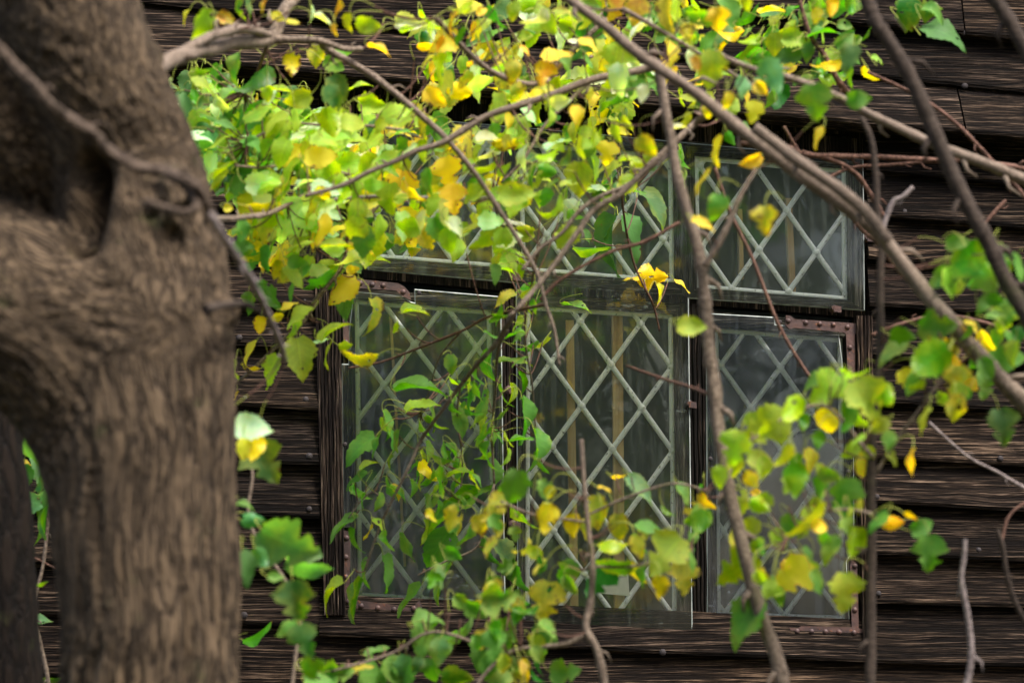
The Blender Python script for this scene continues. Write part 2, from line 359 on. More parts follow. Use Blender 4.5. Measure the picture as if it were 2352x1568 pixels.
sheathing=MB(); sheathing.hexa([(xL,.05,.0),(xR,.05,.0),(xR,.05,3.9),(xL,.05,3.9)]+[(xL,.0,.0),(xR,.0,.0),(xR,.0,3.9),(xL,.0,3.9)])
# sheathing with the window hole: four slabs
WX0,WX1,WZ0,WZ1=P(770,1000).x,P(1962,1000).x,P(1300,1440).z,P(1300,300).z
sh=MB()
for (a,b,c,d) in ((xL,WX0,.2,3.9),(WX1,xR,.2,3.9),(WX0,WX1,.2,WZ0),(WX0,WX1,WZ1,3.9)):
    sh.hexa([(a,.03,c),(b,.03,c),(b,.03,d),(a,.03,d),(a,.004,c),(b,.004,c),(b,.004,d),(a,.004,d)])
sh.build('sheathing',M['postdark'],bld)
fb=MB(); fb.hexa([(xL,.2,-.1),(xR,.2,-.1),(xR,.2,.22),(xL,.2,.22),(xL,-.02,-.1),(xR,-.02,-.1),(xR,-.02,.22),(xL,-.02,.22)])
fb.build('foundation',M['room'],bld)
def const(f,d): return lambda x:f(x)+d
# top rows (above the window, full width, split by butt joints on the right)
T=[zline(*l) for l in lines_top]
Ttop=[const(T[0],.30),const(T[0],.20),const(T[0],.10)]
alltop=[const(T[0],.40)]+Ttop+T
nl_top={3:[(1750,57)],4:[(2214,75)],5:[(2217,196)],6:[(2223,324)]}
for i in range(1,len(alltop)):
    seed=100+i
    jx={4:P(2203,50).x,5:P(1130+0,150).x,6:P(2192,290).x,1:.2,2:-.9,3:.7}[i]
    nls=[(2214,75)] if i==4 else [(2217,196)] if i==5 else [(2223,324)] if i==6 else []
    last=(i==6)
    clapboard(alltop[i-1],alltop[i],xL,jx-.0015,seed,M['board2'] if i%2==0 else M['board'],outb=.085 if last else .040)
    clapboard(alltop[i-1],alltop[i],jx+.0015,xR,seed+50,M['board'],outb=.083 if last else .039,nails=nls)
# left rows
LL=[zline(*l) for l in lines_left]
LL=[const(LL[0],.17),const(LL[0],.085)]+LL
zt0=const(T[2],-.005)
nail_l={3:[(560,680),(700,690)],4:[(549,774)],5:[(562,914),(702,916)],6:[(710,1046)],7:[(560,1151),(710,1168)],8:[(705,1290)],9:[(560,1412)]}
for i in range(len(LL)):
    top=LL[i-1] if i else zt0
    clapboard(top,LL[i],xL,P(727,700).x if i<4 else P(731+max(0,i-5)*3.4,1000).x,200+i,M['board'] if i%3 else M['board2'],nails=nail_l.get(i,()))
RR=[zline(*l) for l in lines_right]
nail_r={2:[(2080,485)],7:[(2040,1035),(2300,1052)],8:[(2016,1140)],9:[(2250,1262)],10:[(2020,1362)],5:[(2330,815)]}
for i in range(len(RR)):
    top=RR[i-1] if i else zt0
    clapboard(top,RR[i],P(1994,1000).x+.0005,xR,300+i,M['board2'] if i in(6,7,9) else M['board'],nails=nail_r.get(i,()))
# rows under the window, full width
b0=zline((545,1432),(725,1441)); 
sillb=zline((740,1459),(1990,1521))
clapboard(zline((780,1405),(1990,1462)),sillb,P(735,1400).x,P(1992,1500).x,401,M['board2'],name='sill_board',outb=.036,outt=.02,nails=[(1523,1497)])
low=[const(sillb,.002)]+[const(sillb,-.098-.098*i) for i in range(1,26)]
lo=[]
prev=lambda x:b0(x) if x<XW0 else (RR[-1](x) if x>XW1 else sillb(x))
z=0
for i in range(1,16):
    f=const(sillb,-.105*i+.012)
    if f(0)<.2: break
    jx=random.Random(i*7).uniform(-1.5,1.5)
    if i==1:
        clapboard(const(sillb,.012),f,xL,xR,500+i,M['board'])
    else:
        clapboard(prev2,f,xL,jx-.001,500+i,M['board']); clapboard(prev2,f,jx+.001,xR,530+i,M['board2'])
    prev2=f
# roof eave above
ev=MB(); ev.hexa([(xL,.3,3.65),(xR,.3,3.65),(xR,.3,3.70),(xL,.3,3.70),(xL,-.30,3.58),(xR,-.30,3.58),(xR,-.30,3.63),(xL,-.30,3.63)])
ev.build('roof_eave',M['postdark'],bld)
rf=MB(); rf.hexa([(xL-.1,3.,5.2),(xR+.1,3.,5.2),(xR+.1,3.,5.26),(xL-.1,3.,5.26),(xL-.1,-.36,3.62),(xR+.1,-.36,3.62),(xR+.1,-.36,3.68),(xL-.1,-.36,3.68)])
rf.build('roof',M['postdark'],bld)
# interior room: back wall, floor, side walls
rm=MB()
rm.hexa([(xL,2.5,0),(xR,2.5,0),(xR,2.5,3.6),(xL,2.5,3.6),(xL,2.4,0),(xR,2.4,0),(xR,2.4,3.6),(xL,2.4,3.6)])
rm.hexa([(xL,2.4,.25),(xR,2.4,.25),(xR,2.4,.3),(xL,2.4,.3),(xL,.2,.25),(xR,.2,.25),(xR,.2,.3),(xL,.2,.3)])
rm.hexa([(xL,2.4,0),(xL+.1,2.4,0),(xL+.1,2.4,3.6),(xL,2.4,3.6),(xL,.04,0),(xL+.1,.04,0),(xL+.1,.04,3.6),(xL,.04,3.6)])
rm.hexa([(xR-.1,2.4,0),(xR,2.4,0),(xR,2.4,3.6),(xR-.1,2.4,3.6),(xR-.1,.04,0),(xR,.04,0),(xR,.04,3.6),(xR-.1,.04,3.6)])
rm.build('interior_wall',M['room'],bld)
def wq(pts): return [P(*q) for q in pts]
def panel(name, pts, y0, y1, mat, parent=bld, edge=None):
    mb=MB(); mb.poly(wq(pts),y0,y1,0,1 if edge else None); return mb.build(name,[mat,edge] if edge else mat,parent)
# grooved upright with ridges modelled
def upright(name, tl, tr, bl, br, y0, y1, mat, ridges=7, seed=0):
    mb=MB(); n=60; k=ridges*4; r=random.Random(seed)
    prof=[y1-(.004 if j%4==0 else .0012*r.random()) for j in range(k+1)]
    for i in range(n+1):
        s=i/n
        for j in range(k+1):
            u=j/k
            a=(tl[0]+(tr[0]-tl[0])*u, tl[1]+(tr[1]-tl[1])*u); b=(bl[0]+(br[0]-bl[0])*u, bl[1]+(br[1]-bl[1])*u)
            q=P(a[0]+(b[0]-a[0])*s, a[1]+(b[1]-a[1])*s)
            yy=prof[j]+.0015*noise.noise(Vector((j*.9+seed,s*9,0)))
            if j in (0,k): yy=y0
            q.x+=.0012*noise.noise(Vector((s*14,seed,j*.1)))
            mb.v.append(Vector((q.x,-yy,q.z)))
    for i in range(n):
        for j in range(k): mb.face([i*(k+1)+j,i*(k+1)+j+1,(i+1)*(k+1)+j+1,(i+1)*(k+1)+j])
    mb.face([j for j in range(k+1)][::-1]); mb.face([n*(k+1)+j for j in range(k+1)])
    return mb.build(name,mat,bld)
upright('window_casing',(722,655),(782,655),(745,1412),(795,1412),0,.036,M['post'],7,1)
upright('window_casing',(1958,730),(1998,730),(1975,1475),(2003,1475),0,.034,M['post'],5,2)
upright('mullion',(1146,690),(1190,690),(1172,1450),(1192,1450),-.02,.020,M['post'],4,3)
upright('mullion',(1572,700),(1618,700),(1590,1478),(1624,1478),-.02,.020,M['postdark'],4,4)
# head and transom rails, timber behind the covers
panel('transom_rail',[(835,640),(1185,672),(1590,700),(1992,733),(1992,715),(1590,684),(1185,654),(835,622)][::-1],-.02,.012,M['postdark'])

LEAD=.0038
def came(mb, a, b, w=.0048, y=.004, h=.0032):
    a=Vector((a.x,0,a.z)); b=Vector((b.x,0,b.z)); d=(b-a)
    if d.length<.004: return
    d.normalize(); n=Vector((d.z,0,-d.x)); 
    k=max(1,int((b-a).length/.03)); base=len(mb.v)
    for i in range(k+1):
        c=a+(b-a)*(i/k); j=.0006*noise.noise(c*37+Vector((0,y*100,0))); c=c+n*j; ww=w*(1+.12*noise.noise(c*60))
        for (o,yy) in ((-1,y-.001),(-.8,y+h*.75),(0,y+h),(.8,y+h*.75),(1,y-.001)): mb.v.append(c+n*ww*o+Vector((0,-yy,0)))
    for i in range(k):
        for q in range(4):
            s=base+i*5+q; mb.face([s,s+1,s+6,s+5],0,True)
def clipline(p, d, poly):
    t0,t1=-1e9,1e9; n=len(poly); ar=sum(poly[i][0]*poly[(i+1)%n][1]-poly[(i+1)%n][0]*poly[i][1] for i in range(n))
    for i in range(n):
        x1,y1=poly[i]; x2,y2=poly[(i+1)%n]; nx,ny=-(y2-y1),(x2-x1)
        if ar<0: nx,ny=-nx,-ny
        num=nx*(p[0]-x1)+ny*(p[1]-y1); den=nx*d[0]+ny*d[1]
        if abs(den)<1e-9:
            if num<0: return None
            continue
        tt=-num/den
        if den>0: t0=max(t0,tt)
        else: t1=min(t1,tt)
    if t1<=t0: return None
    return (p[0]+d[0]*t0,p[1]+d[1]*t0),(p[0]+d[0]*t1,p[1]+d[1]*t1)
def inset(poly,cx=None):
    return poly
def sash(name, outer, inner, node, a, b, yf, label=None, frame_mat='framez'):
    """outer/inner quads (tl,tr,br,bl) in px; wooden frame + glass + lead lattice"""
    fr=MB(); N4=4
    o=wq(outer); i=wq(inner)
    for k in range(4):
        j=(k+1)%4
        A,B,C,D=o[k],o[j],i[j],i[k]
        # butt joints: horizontals full, verticals between
        base=len(fr.v)
        for yy in (-.02,yf):
            for q in (A,B,C,D): fr.v.append(Vector((q.x,-yy,q.z)))
        mi=0 if k%2==0 else 1
        for q in ((0,1,2,3),(7,6,5,4),(0,4,5,1),(1,5,6,2),(2,6,7,3),(3,7,4,0)): fr.face([base+z_ for z_ in q],mi)
    f=fr.build('casement' if name=='casement' else name,[M['frame'],M['framez']],bld)
    gp=MB(); rg=random.Random(int(node[0]*7+node[1]))
    def cut(pl,c0,c1,ref):
        out=[]; sd=lambda p:(c1[0]-c0[0])*(p[1]-c0[1])-(c1[1]-c0[1])*(p[0]-c0[0])
        sg=1 if sd(ref)>0 else -1
        for q in range(len(pl)):
            p0,p1=pl[q],pl[(q+1)%len(pl)]; s0,s1=sd(p0)*sg,sd(p1)*sg
            if s0>=0: out.append(p0)
            if s0*s1<0: tt=s0/(s0-s1); out.append((p0[0]+(p1[0]-p0[0])*tt,p0[1]+(p1[1]-p0[1])*tt))
        return out
    ctr=(sum(q[0] for q in inner)/4,sum(q[1] for q in inner)/4)
    for k in range(-14,15):
        for l in range(-14,15):
            p0=(node[0]+k*a[0]+l*b[0],node[1]+k*a[1]+l*b[1])
            pl=[p0,(p0[0]+a[0],p0[1]+a[1]),(p0[0]+a[0]+b[0],p0[1]+a[1]+b[1]),(p0[0]+b[0],p0[1]+b[1])]
            for q in range(4):
                if pl: pl=cut(pl,inner[q],inner[(q+1)%4],ctr)
            if len(pl)<3: continue
            W3=wq(pl); cc=sum(W3,Vector((0,0,0)))/len(W3); tx,tz=rg.gauss(0,.012),rg.gauss(0,.012); bb=len(gp.v)
            gp.v+=[Vector((q.x,.0045+(q.x-cc.x)*tx+(q.z-cc.z)*tz,q.z)) for q in W3]; gp.face([bb+q for q in range(len(W3))][::-1])
    gp.build('glass_pane',M['glass'],f)
    la=MB(); poly=inner
    def lin(p,d):
        r=clipline(p,d,poly)
        if r: came(la,P(*r[0]),P(*r[1]),y=-.004)
    for k in range(-14,15):
        # family a passes through node + k*b*? : nodes spaced by (a) and (b); lines along a offset by k*b
        lin((node[0]+k*b[0],node[1]+k*b[1]),a); lin((node[0]+k*a[0],node[1]+k*a[1]),b)
    for k in range(4):
        j=(k+1)%4; c=sum((Vector(q) for q in inner),Vector((0,0)))/4
        p=Vector(inner[k]); q=Vector(inner[j]); ins=4
        dn=Vector((-(q-p).y,(q-p).x)).normalized()
        if dn.dot(c-p)<0: dn=-dn
        p=p+dn*ins; q=q+dn*ins
        came(la,P(*p),P(*q),w=.0052,y=-.0036)
    # solder blobs at the crossings
    xs=[q[0] for q in inner]; ys=[q[1] for q in inner]
    for k in range(-14,15):
        for l in range(-14,15):
            x=node[0]+k*a[0]+l*b[0]; y=node[1]+k*a[1]+l*b[1]
            if min(xs)-3<x<max(xs)+3 and min(ys)-3<y<max(ys)+3:
                q=P(x,y); la.dome(Vector((q.x,.0035,q.z)),.0080,.0046,sides=8)
    la.build('lead_lattice',M['lead'],f)
    return f
A_,B_=(71,99),(68,-93)
sash('fixed_sash',[(1192,660),(1572,690),(1588,1475),(1188,1448)],[(1208,700),(1545,722),(1556,1430),(1206,1412)],(1336,931),(71,99),(68,-94),.008)
c1=sash('casement',[(786,662),(1150,690),(1172,1408),(800,1384)],[(814,688),(1128,712),(1142,1390),(822,1370)],(955,981),(73,98),(70,-92),.010)
c2=sash('casement',[(1618,715),(1958,745),(1972,1455),(1622,1440)],[(1640,752),(1935,776),(1942,1424),(1646,1414)],(1793,844),(70,98),(67,-92),.010)
sash('transom_light',[(1570,325),(1982,362),(1986,716),(1572,684)],[(1594,358),(1944,388),(1946,690),(1600,662)],(1808,483),(68,96),(64,-90),.008)
sash('transom_light',[(1164,292),(1570,325),(1572,684),(1172,652)],[(1190,325),(1545,354),(1549,650),(1198,622)],(1456,453),(68,96),(66,-91),.008)
sash('transom_light',[(828,262),(1164,292),(1172,652),(836,622)],[(856,292),(1132,318),(1142,615),(862,592)],(1050,610),(68,94),(66,-91),.008)
panel('window_head',[(826,215),(1992,322),(1992,364),(1164,290),(828,260)],-.02,.006,M['postdark'])
# protective clear sheets
def sheet(pts, y=.024, t_=.0032, mt='sheet'):
    w=wq(pts); n=len(w); b=.0019; c2=[(q.x,q.z) for q in w]
    ar=sum(c2[i][0]*c2[(i+1)%n][1]-c2[(i+1)%n][0]*c2[i][1] for i in range(n)); sg=1 if ar>0 else -1; ins=[]
    for i in range(n):
        p0,p1,p2=c2[i-1],c2[i],c2[(i+1)%n]
        d1=Vector((p1[0]-p0[0],p1[1]-p0[1])).normalized(); d2=Vector((p2[0]-p1[0],p2[1]-p1[1])).normalized()
        n1=Vector((-d1.y,d1.x))*sg; n2=Vector((-d2.y,d2.x))*sg; mm_=(n1+n2)
        mm_=mm_.normalized()/max(.45,mm_.normalized().dot(n1)) if mm_.length>.2 else n1
        ins.append((p1[0]+mm_.x*b,p1[1]+mm_.y*b))
    mb=MB(); mb.v=[Vector((x,-y,z)) for x,z in c2]+[Vector((x,-y-t_*.4,z)) for x,z in c2]+[Vector((x,-y-t_,z)) for x,z in ins]
    mb.face(list(range(n)),2); mb.face([2*n+i for i in reversed(range(n))])
    for i in range(n):
        j=(i+1)%n; mb.face([i,n+i,n+j,j],1); mb.face([n+i,2*n+i,2*n+j,n+j],1)
    return mb.build('plastic_cover',[M[mt],M['edge'],M['clear']],bld)
sheet([(840,268),(1300,308),(1977,372),(1980,718),(1578,690),(1587,1477),(1187,1450),(1183,655),(845,625)])
s1=sheet([(812,672),(918,682),(944,696),(952,698),(951,667),(1150,684),(1160,1396),(962,1386),(958,1374),(900,1382),(806,1368),(804,1212),(789,1212),(785,838),(800,838),(802,760)],.018,mt='sheet_skyhaze')
s2=sheet([(1618,722),(1776,731),(1777,748),(1800,750),(1816,756),(1922,762),(1938,900),(1956,960),(1958,1260),(1940,1290),(1948,1438),(1808,1440),(1795,1448),(1620,1437)],.018,mt='sheet_skyhaze')
# iron hinges (L straps)
def strap(parent, pts, y=.0215, t_=.004, rivets=()):
    mb=MB(); mb.poly(wq(pts),y,y+t_); 
    for (a,b) in rivets:
        q=P(a,b); mb.dome(Vector((q.x,-y-t_+.0003,q.z)),.0052,.0038,sides=8)
    return mb.build('hinge_strap',M['rust'],parent)
Yh=.0225
strap(c1,[(790,642),(914,655),(930,664),(940,676),(944,694),(922,683),(910,672),(790,664)],.0222,.004,[(828,655),(855,658),(880,660),(926,675)])
strap(c1,[(788,742),(801,742),(803,806),(799,818),(790,812)],.0222,.004,[(795,790)])
strap(c1,[(789,1218),(803,1222),(806,1240),(803,1370),(806,1376),(900,1388),(946,1396),(963,1378),(970,1392),(960,1408),(945,1410),(900,1404),(775,1390),(770,1376),(788,1374)],.0222,.004,[(796,1236),(795,1280),(795,1325),(800,1382),(830,1391),(868,1396),(905,1399),(950,1397)])
strap(c2,[(1800,728),(1812,730),(1820,737),(1938,745),(1976,748),(1976,772),(1957,770),(1958,870),(1944,905),(1940,840),(1937,770),(1930,767),(1820,757),(1808,760),(1798,750)],.0222,.004,[(1805,741),(1845,745),(1877,748),(1908,750),(1940,755),(1946,802),(1949,860)])
strap(c2,[(1808,1440),(1825,1442),(1835,1437),(1944,1440),(1950,1440),(1946,1300),(1950,1286),(1962,1296),(1966,1442),(1990,1446),(1988,1466),(1960,1464),(1848,1452),(1826,1458),(1812,1450)],.0222,.004,[(1825,1449),(1858,1449),(1890,1450),(1921,1451),(1955,1452),(1957,1300),(1957,1400)])
# turn clips, bolts and screws
def clip(x,y):
    mb=MB(); q=P(x,y); c=Vector((q.x,-.020,q.z))
    mb.dome(c,.0085,.004,sides=10); 
    p=[Vector((q.x+dx,0,q.z+dz)) for dx,dz in ((-.001,-.007),(.013,-.009),(.013,.002),(.001,.004))]
    mb.poly(p,.028,.034); mb.tube([c,c+Vector((0,-.012,0))],[.004,.004],7)
    mb.build('cover_clip',M['rust'],bld)
for a in ((1168,898),(1177,1205),(1578,930),(1908,712),(1985,552),(1178,640),(1946,893)): clip(*a)
def screw(x,y,yo=.0275,r=.0042):
    q=P(x,y); mb=MB(); mb.dome(Vector((q.x,-yo,q.z)),r,.0016,sides=10); mb.build('screw',M['nail'],bld)
for a in ((962,676,.0215),(793,1022,.0215),(970,1392,.0215),(1787,743,.0215),(1628,1055,.0215),(1630,1426,.0215),(1798,1440,.0215),(1964,378,.0275),(1944,1085,.0215),(1200,1420,.0275)): screw(*a)
# bare battens inside the room, seen through the glass
for (x0,y0,x1,y1,w_) in ((1309,735,1320,1400,9),(1418,715,1424,1420,12),(1812,455,1822,690,7),(1422,560,1424,640,6),(1700,480,1704,640,5),(895,690,930,1300,3)):
    mb=MB(); a=P(x0,y0); b=P(x1,y1); Yb=-.007
    pts=[P(x0-w_,y0,Yb),P(x0+w_,y0,Yb),P(x1+w_,y1,Yb),P(x1-w_,y1,Yb)]
    mb.poly(pts,Yb-.02,Yb); mb.build('interior_batten',M['stud'],bld)
# small printed label stuck inside the glass, on the middle sash
lab=MB(); lq=wq([(1378,1290),(1442,1296),(1446,1368),(1379,1362)]); lab.poly(lq,-.0034,-.0012)
lo_=lab.build('paper_notice',M['paper']); lo_['label']='small faded printed paper label on the middle diamond-pane window'; lo_['category']='notice'
def text(s, px, py, size, parent, mat):
    cu=bpy.data.curves.new('lettering','FONT'); cu.body=s; cu.size=size; cu.align_x='CENTER'; cu.extrude=.0001
    to=bpy.data.objects.new('lettering',cu); COL.objects.link(to)
    dg=bpy.context.evaluated_depsgraph_get(); me=bpy.data.meshes.new_from_object(to.evaluated_get(dg)); bpy.data.objects.remove(to)
    q=P(px,py); me.transform(Matrix.Translation((q.x,-(-.0011),q.z))@Matrix.Rotation(-.02,4,'Y')@Matrix.Rotation(math.pi/2,4,'X')); me.materials.clear()
    return link('lettering',me,mat,parent)
text('APH SECURITY',1414,1327,.0062,lo_,M['ink']); text('7',1398,1333,.005,lo_,M['ink'])
tri=MB(); 
for pts in ([(1403,1317),(1413,1310),(1413,1318)],[(1405,1308),(1413,1304),(1413,1308)]): tri.poly(wq(pts),-.0014,-.0009)
tri.build('emblem',M['ink'],lo_)
#PLANTS

# ============================================================ stems and branches
STEMS=[]   # (plant key, sample points) used to find where leaves hang
def stem(parent, key, name, pts, mat, Y, r0, r1, wob=.16, per=6, sub=None, node=True, ground=False):
    """pts: list of (px,py) or (px,py,Y); radii in pixels of the photograph"""
    n=len(pts); q=[]
    for i,p in enumerate(pts):
        yy=p[2] if len(p)>2 else Y
        t=i/max(1,n-1); q.append((p[0],p[1],yy,r0+(r1-r0)*t))
    c=catmull(q,per); rr=random.Random(hash((round(pts[0][0]),round(pts[0][1])))&0xffff)
    P3=[];R=[]
    for i,(a,b,yy,r) in enumerate(c):
        v=P(a,b,yy); jit=r/ppm(yy)*.35
        v=v+Vector((noise.noise(v*9),noise.noise(v*9+Vector((7,7,7))),noise.noise(v*9+Vector((3,1,9)))))*jit
        P3.append(v); R.append(max(.0006,r/ppm(yy)*(1+(.18*rr.random() if rr.random()<.22 else 0))))
    if ground:
        last=P3[-1]; d=(P3[-1]-P3[-2]).normalized()
        steps=14; foot=Vector((last.x+d.x*.35,last.y+.1*rr.uniform(-1,1),-.05))
        L=[]
        for k in range(1,steps+1):
            t=k/steps; L.append(last*(1-t)+foot*t+Vector((d.x*.12*math.sin(math.pi*t),0,0)))
        P3+=L; R+=[R[-1]*(1+.5*k/steps) for k in range(1,steps+1)]
    mb=MB(); 
    # densify for the surface wobble
    D=[];DR=[]
    for i in range(len(P3)-1):
        kk=max(1,int((P3[i+1]-P3[i]).length/.012))
        for j in range(kk):
            D.append(P3[i].lerp(P3[i+1],j/kk)); DR.append(R[i]+(R[i+1]-R[i])*j/kk)
    D.append(P3[-1]); DR.append(R[-1])
    mb.tube(D,DR,10 if r0>6 else 6,wob=wob,seed=rr.random()*50)
    acc=0
    for i in range(1,len(D)-1):
        acc+=(D[i]-D[i-1]).length
        if acc>.075*rr.uniform(.6,1.8):
            acc=0; tg=(D[i+1]-D[i]).normalized(); sd_=tg.cross(Vector((rr.gauss(0,.4),1,rr.gauss(0,.4)))).normalized()*rr.choice((-1,1))
            ln=DR[i]*rr.uniform(1.2,4)+.004; r_=DR[i]*rr.uniform(.25,.45); e=D[i]+sd_*(DR[i]*.6)
            mb.tube([e,e+(sd_*.8+tg*.5)*ln*.6,e+(sd_*.6+tg*.9)*ln],[r_*1.5,r_,r_*.4],6)

    o=mb.build(name,mat,parent); STEMS.append((key,D)); return o

def resample(D,step=.02):
    out=[D[0]]
    for p in D:
        if (p-out[-1]).length>=step: out.append(p)
    return out

# ============================================================ big foreground tree
def big_tree():
    YT=1.5
    root=empty('mulberry_tree',P(340,1700,YT)*1,'thick brown forked tree trunk with ridged bark filling the left foreground','tree')
    root.location=(P(340,1568,YT).x,-YT,0)
    segs=[]
    def sk(pts):
        q=[]
        for (x,y,yy,r) in pts: q.append((x,y,yy,r))
        c=catmull(q,8); pp=[P(a,b,yy) for a,b,yy,r in c]; rr=[r/ppm(yy) for a,b,yy,r in c]
        return pp,rr
    base=P(345,1640,YT)
    main=sk([(350,2050,YT,205),(348,1568,YT,200),(342,1300,YT,203),(334,1100,YT,206),(326,950,YT,208),(322,820,YT,210),(325,700,YT,204),(338,600,YT,185),(335,500,YT,164)])
    # carry the trunk to the ground
    m0=main[0][0]; ext=[Vector((m0.x-.01,m0.y,z)) for z in (-.1,.15,.4,.7)]
    main=(ext+[p for p in main[0] if p.z>.8],[.19,.155,.135,.12]+[r for p,r in zip(*main) if p.z>.8])
    la=sk([(335,620,YT,170),(312,480,YT,176),(282,370,YT,166),(240,240,YT+.03,160),(190,110,YT+.05,158),(145,-20,YT+.06,155),(90,-200,YT+.06,150),(40,-480,YT+.05,140),(-20,-900,YT,120)])
    lc=sk([(330,790,YT,170),(220,730,YT+.01,185),(90,700,YT,198),(-60,650,YT-.02,205),(-240,560,YT-.05,195),(-480,380,YT-.1,180),(-700,100,YT-.15,160)])
    lb=sk([(215,560,YT-.1,70),(150,470,YT-.06,105),(70,350,YT-.02,128),(-30,210,YT,140),(-160,40,YT,135),(-330,-200,YT,125),(-500,-500,YT-.05,110)])
    le=sk([(318,1420,YT-.01,172),(300,1280,YT-.01,168),(268,1100,YT-.01,166),(218,950,YT-.01,172),(140,815,YT,190),(20,700,YT,200),(-120,640,YT-.03,200)])
    chains=[main,la,lc,lb,le]
    mb=MB()
    for pp,rr in chains: mb.tube(pp,rr,28)
    # burls and collars
    for (x,y,yy,r,h) in ((405,430,YT+.07,52,1),(320,870,YT+.095,26,1),(505,715,YT+.02,44,1),(345,130,YT+.0,38,1),(220,560,YT+.05,60,1),(360,1110,YT+.09,22,1),(425,505,YT+.088,28,1),(372,455,YT+.094,26,1),(342,475,YT+.085,24,1),(402,470,YT+.10,24,1),(425,535,YT+.09,18,1),(382,505,YT+.092,20,1),(446,446,YT+.092,24,1),(395,425,YT+.10,22,1)):
        c=P(x,y,yy); rr=r/ppm(yy); bm=bmesh.new(); bmesh.ops.create_icosphere(bm,subdivisions=2,radius=rr)
        b=len(mb.v); mb.v+=[c+v.co for v in bm.verts]
        for f in bm.faces: mb.face([b+v.index for v in f.verts])
        bm.free()
    me=bpy.data.meshes.new('trunk'); me.from_pydata([tuple(v) for v in mb.v],[],mb.f); me.update()
    tmp=bpy.data.objects.new('trunk_raw',me); COL.objects.link(tmp)
    r_=tmp.modifiers.new('r','REMESH'); r_.mode='VOXEL'; r_.voxel_size=.0044
    s_=tmp.modifiers.new('s','SMOOTH'); s_.factor=.6; s_.iterations=14
    dg=bpy.context.evaluated_depsgraph_get(); me2=bpy.data.meshes.new_from_object(tmp.evaluated_get(dg))
    bpy.data.objects.remove(tmp)
    # local growth direction
    samp=[]
    for pp,rr in chains:
        for i in range(len(pp)-1):
            t=(pp[i+1]-pp[i]).normalized()
            if t.z<0 and abs(t.z)>.3: t=-t
            samp.append((pp[i],t,rr[i]))
    from mathutils import kdtree
    kd=kdtree.KDTree(len(samp))
    for i,(p,t,r) in enumerate(samp): kd.insert(p,i)
    kd.balance()
    O=P(320,700,YT); n=len(me2.vertices); bc=[0.0]*(3*n); cos=[0.0]*(3*n)
    me2.update(); nrm=[Vector(v.normal) for v in me2.vertices]
    cav0,cav1=P(212,400,YT+.09),P(196,548,YT+.06)
    eye=P(395,470,YT+.1)
    for i,v in enumerate(me2.vertices):
        p=Vector(v.co); ax=Vector((0,0,0)); 
        for (c_,idx,d_) in kd.find_n(p,5):
            s=samp[idx]; wgt=math.exp(-(d_-s[2])/.04) if d_>s[2] else 1.0
            t=s[1]
            if ax.length>0 and ax.dot(t)<0: t=-t
            ax+=t*wgt*(1/(d_+.02))
        ax.normalize(); q=p-O
        warp=Vector((noise.noise(p*7),noise.noise(p*7+Vector((9,2,4))),noise.noise(p*7+Vector((1,8,3)))))*.013
        q2=q+warp; al=q2.dot(ax); co=q2-ax*(al*.90)
        bc[3*i:3*i+3]=co
        # ridges
        c50=co*80; h=1-abs(noise.noise(c50+Vector((2,2,2)))*2.0); h2=noise.noise(co*95)
        low=smooth(( p.z-1.2)/.9)            # smoother bark higher up
        amp=.0095*(1-low)+.0035*low
        disp=amp*(h-.5)+.0014*h2+.006*noise.noise(p*9)
        # deep cleft at the crotch
        ab=cav1-cav0; tt=max(0,min(1,(p-cav0).dot(ab)/ab.length_squared)); dc=p-(cav0+ab*tt); dd=math.sqrt(dc.x**2+dc.z**2)
        disp-=.06*math.exp(-(dd/.017)**2)*(1 if nrm[i].y<0 else 0)
        de=p-eye; de=math.sqrt(de.x**2+de.z**2); 
        if nrm[i].y<0:
            disp-=.004*math.exp(-(de/.012)**2)
            disp+=.010*math.exp(-(de/.05)**2)*noise.noise(p*60)
        nv=p+nrm[i]*disp; cos[3*i:3*i+3]=nv
    me2.vertices.foreach_set('co',cos)
    at=me2.attributes.new('barkco','FLOAT_VECTOR','POINT'); at.data.foreach_set('vector',bc)
    me2.polygons.foreach_set('use_smooth',[True]*len(me2.polygons)); me2.update(); me2.name='trunk'
    me2.materials.clear()
    link('trunk',me2,M['bark'],root)
    return root
def smooth(t): t=max(0,min(1,t)); return t*t*(3-2*t)
TREE=big_tree()
def bare(pts): return [P(*p) for p in pts]
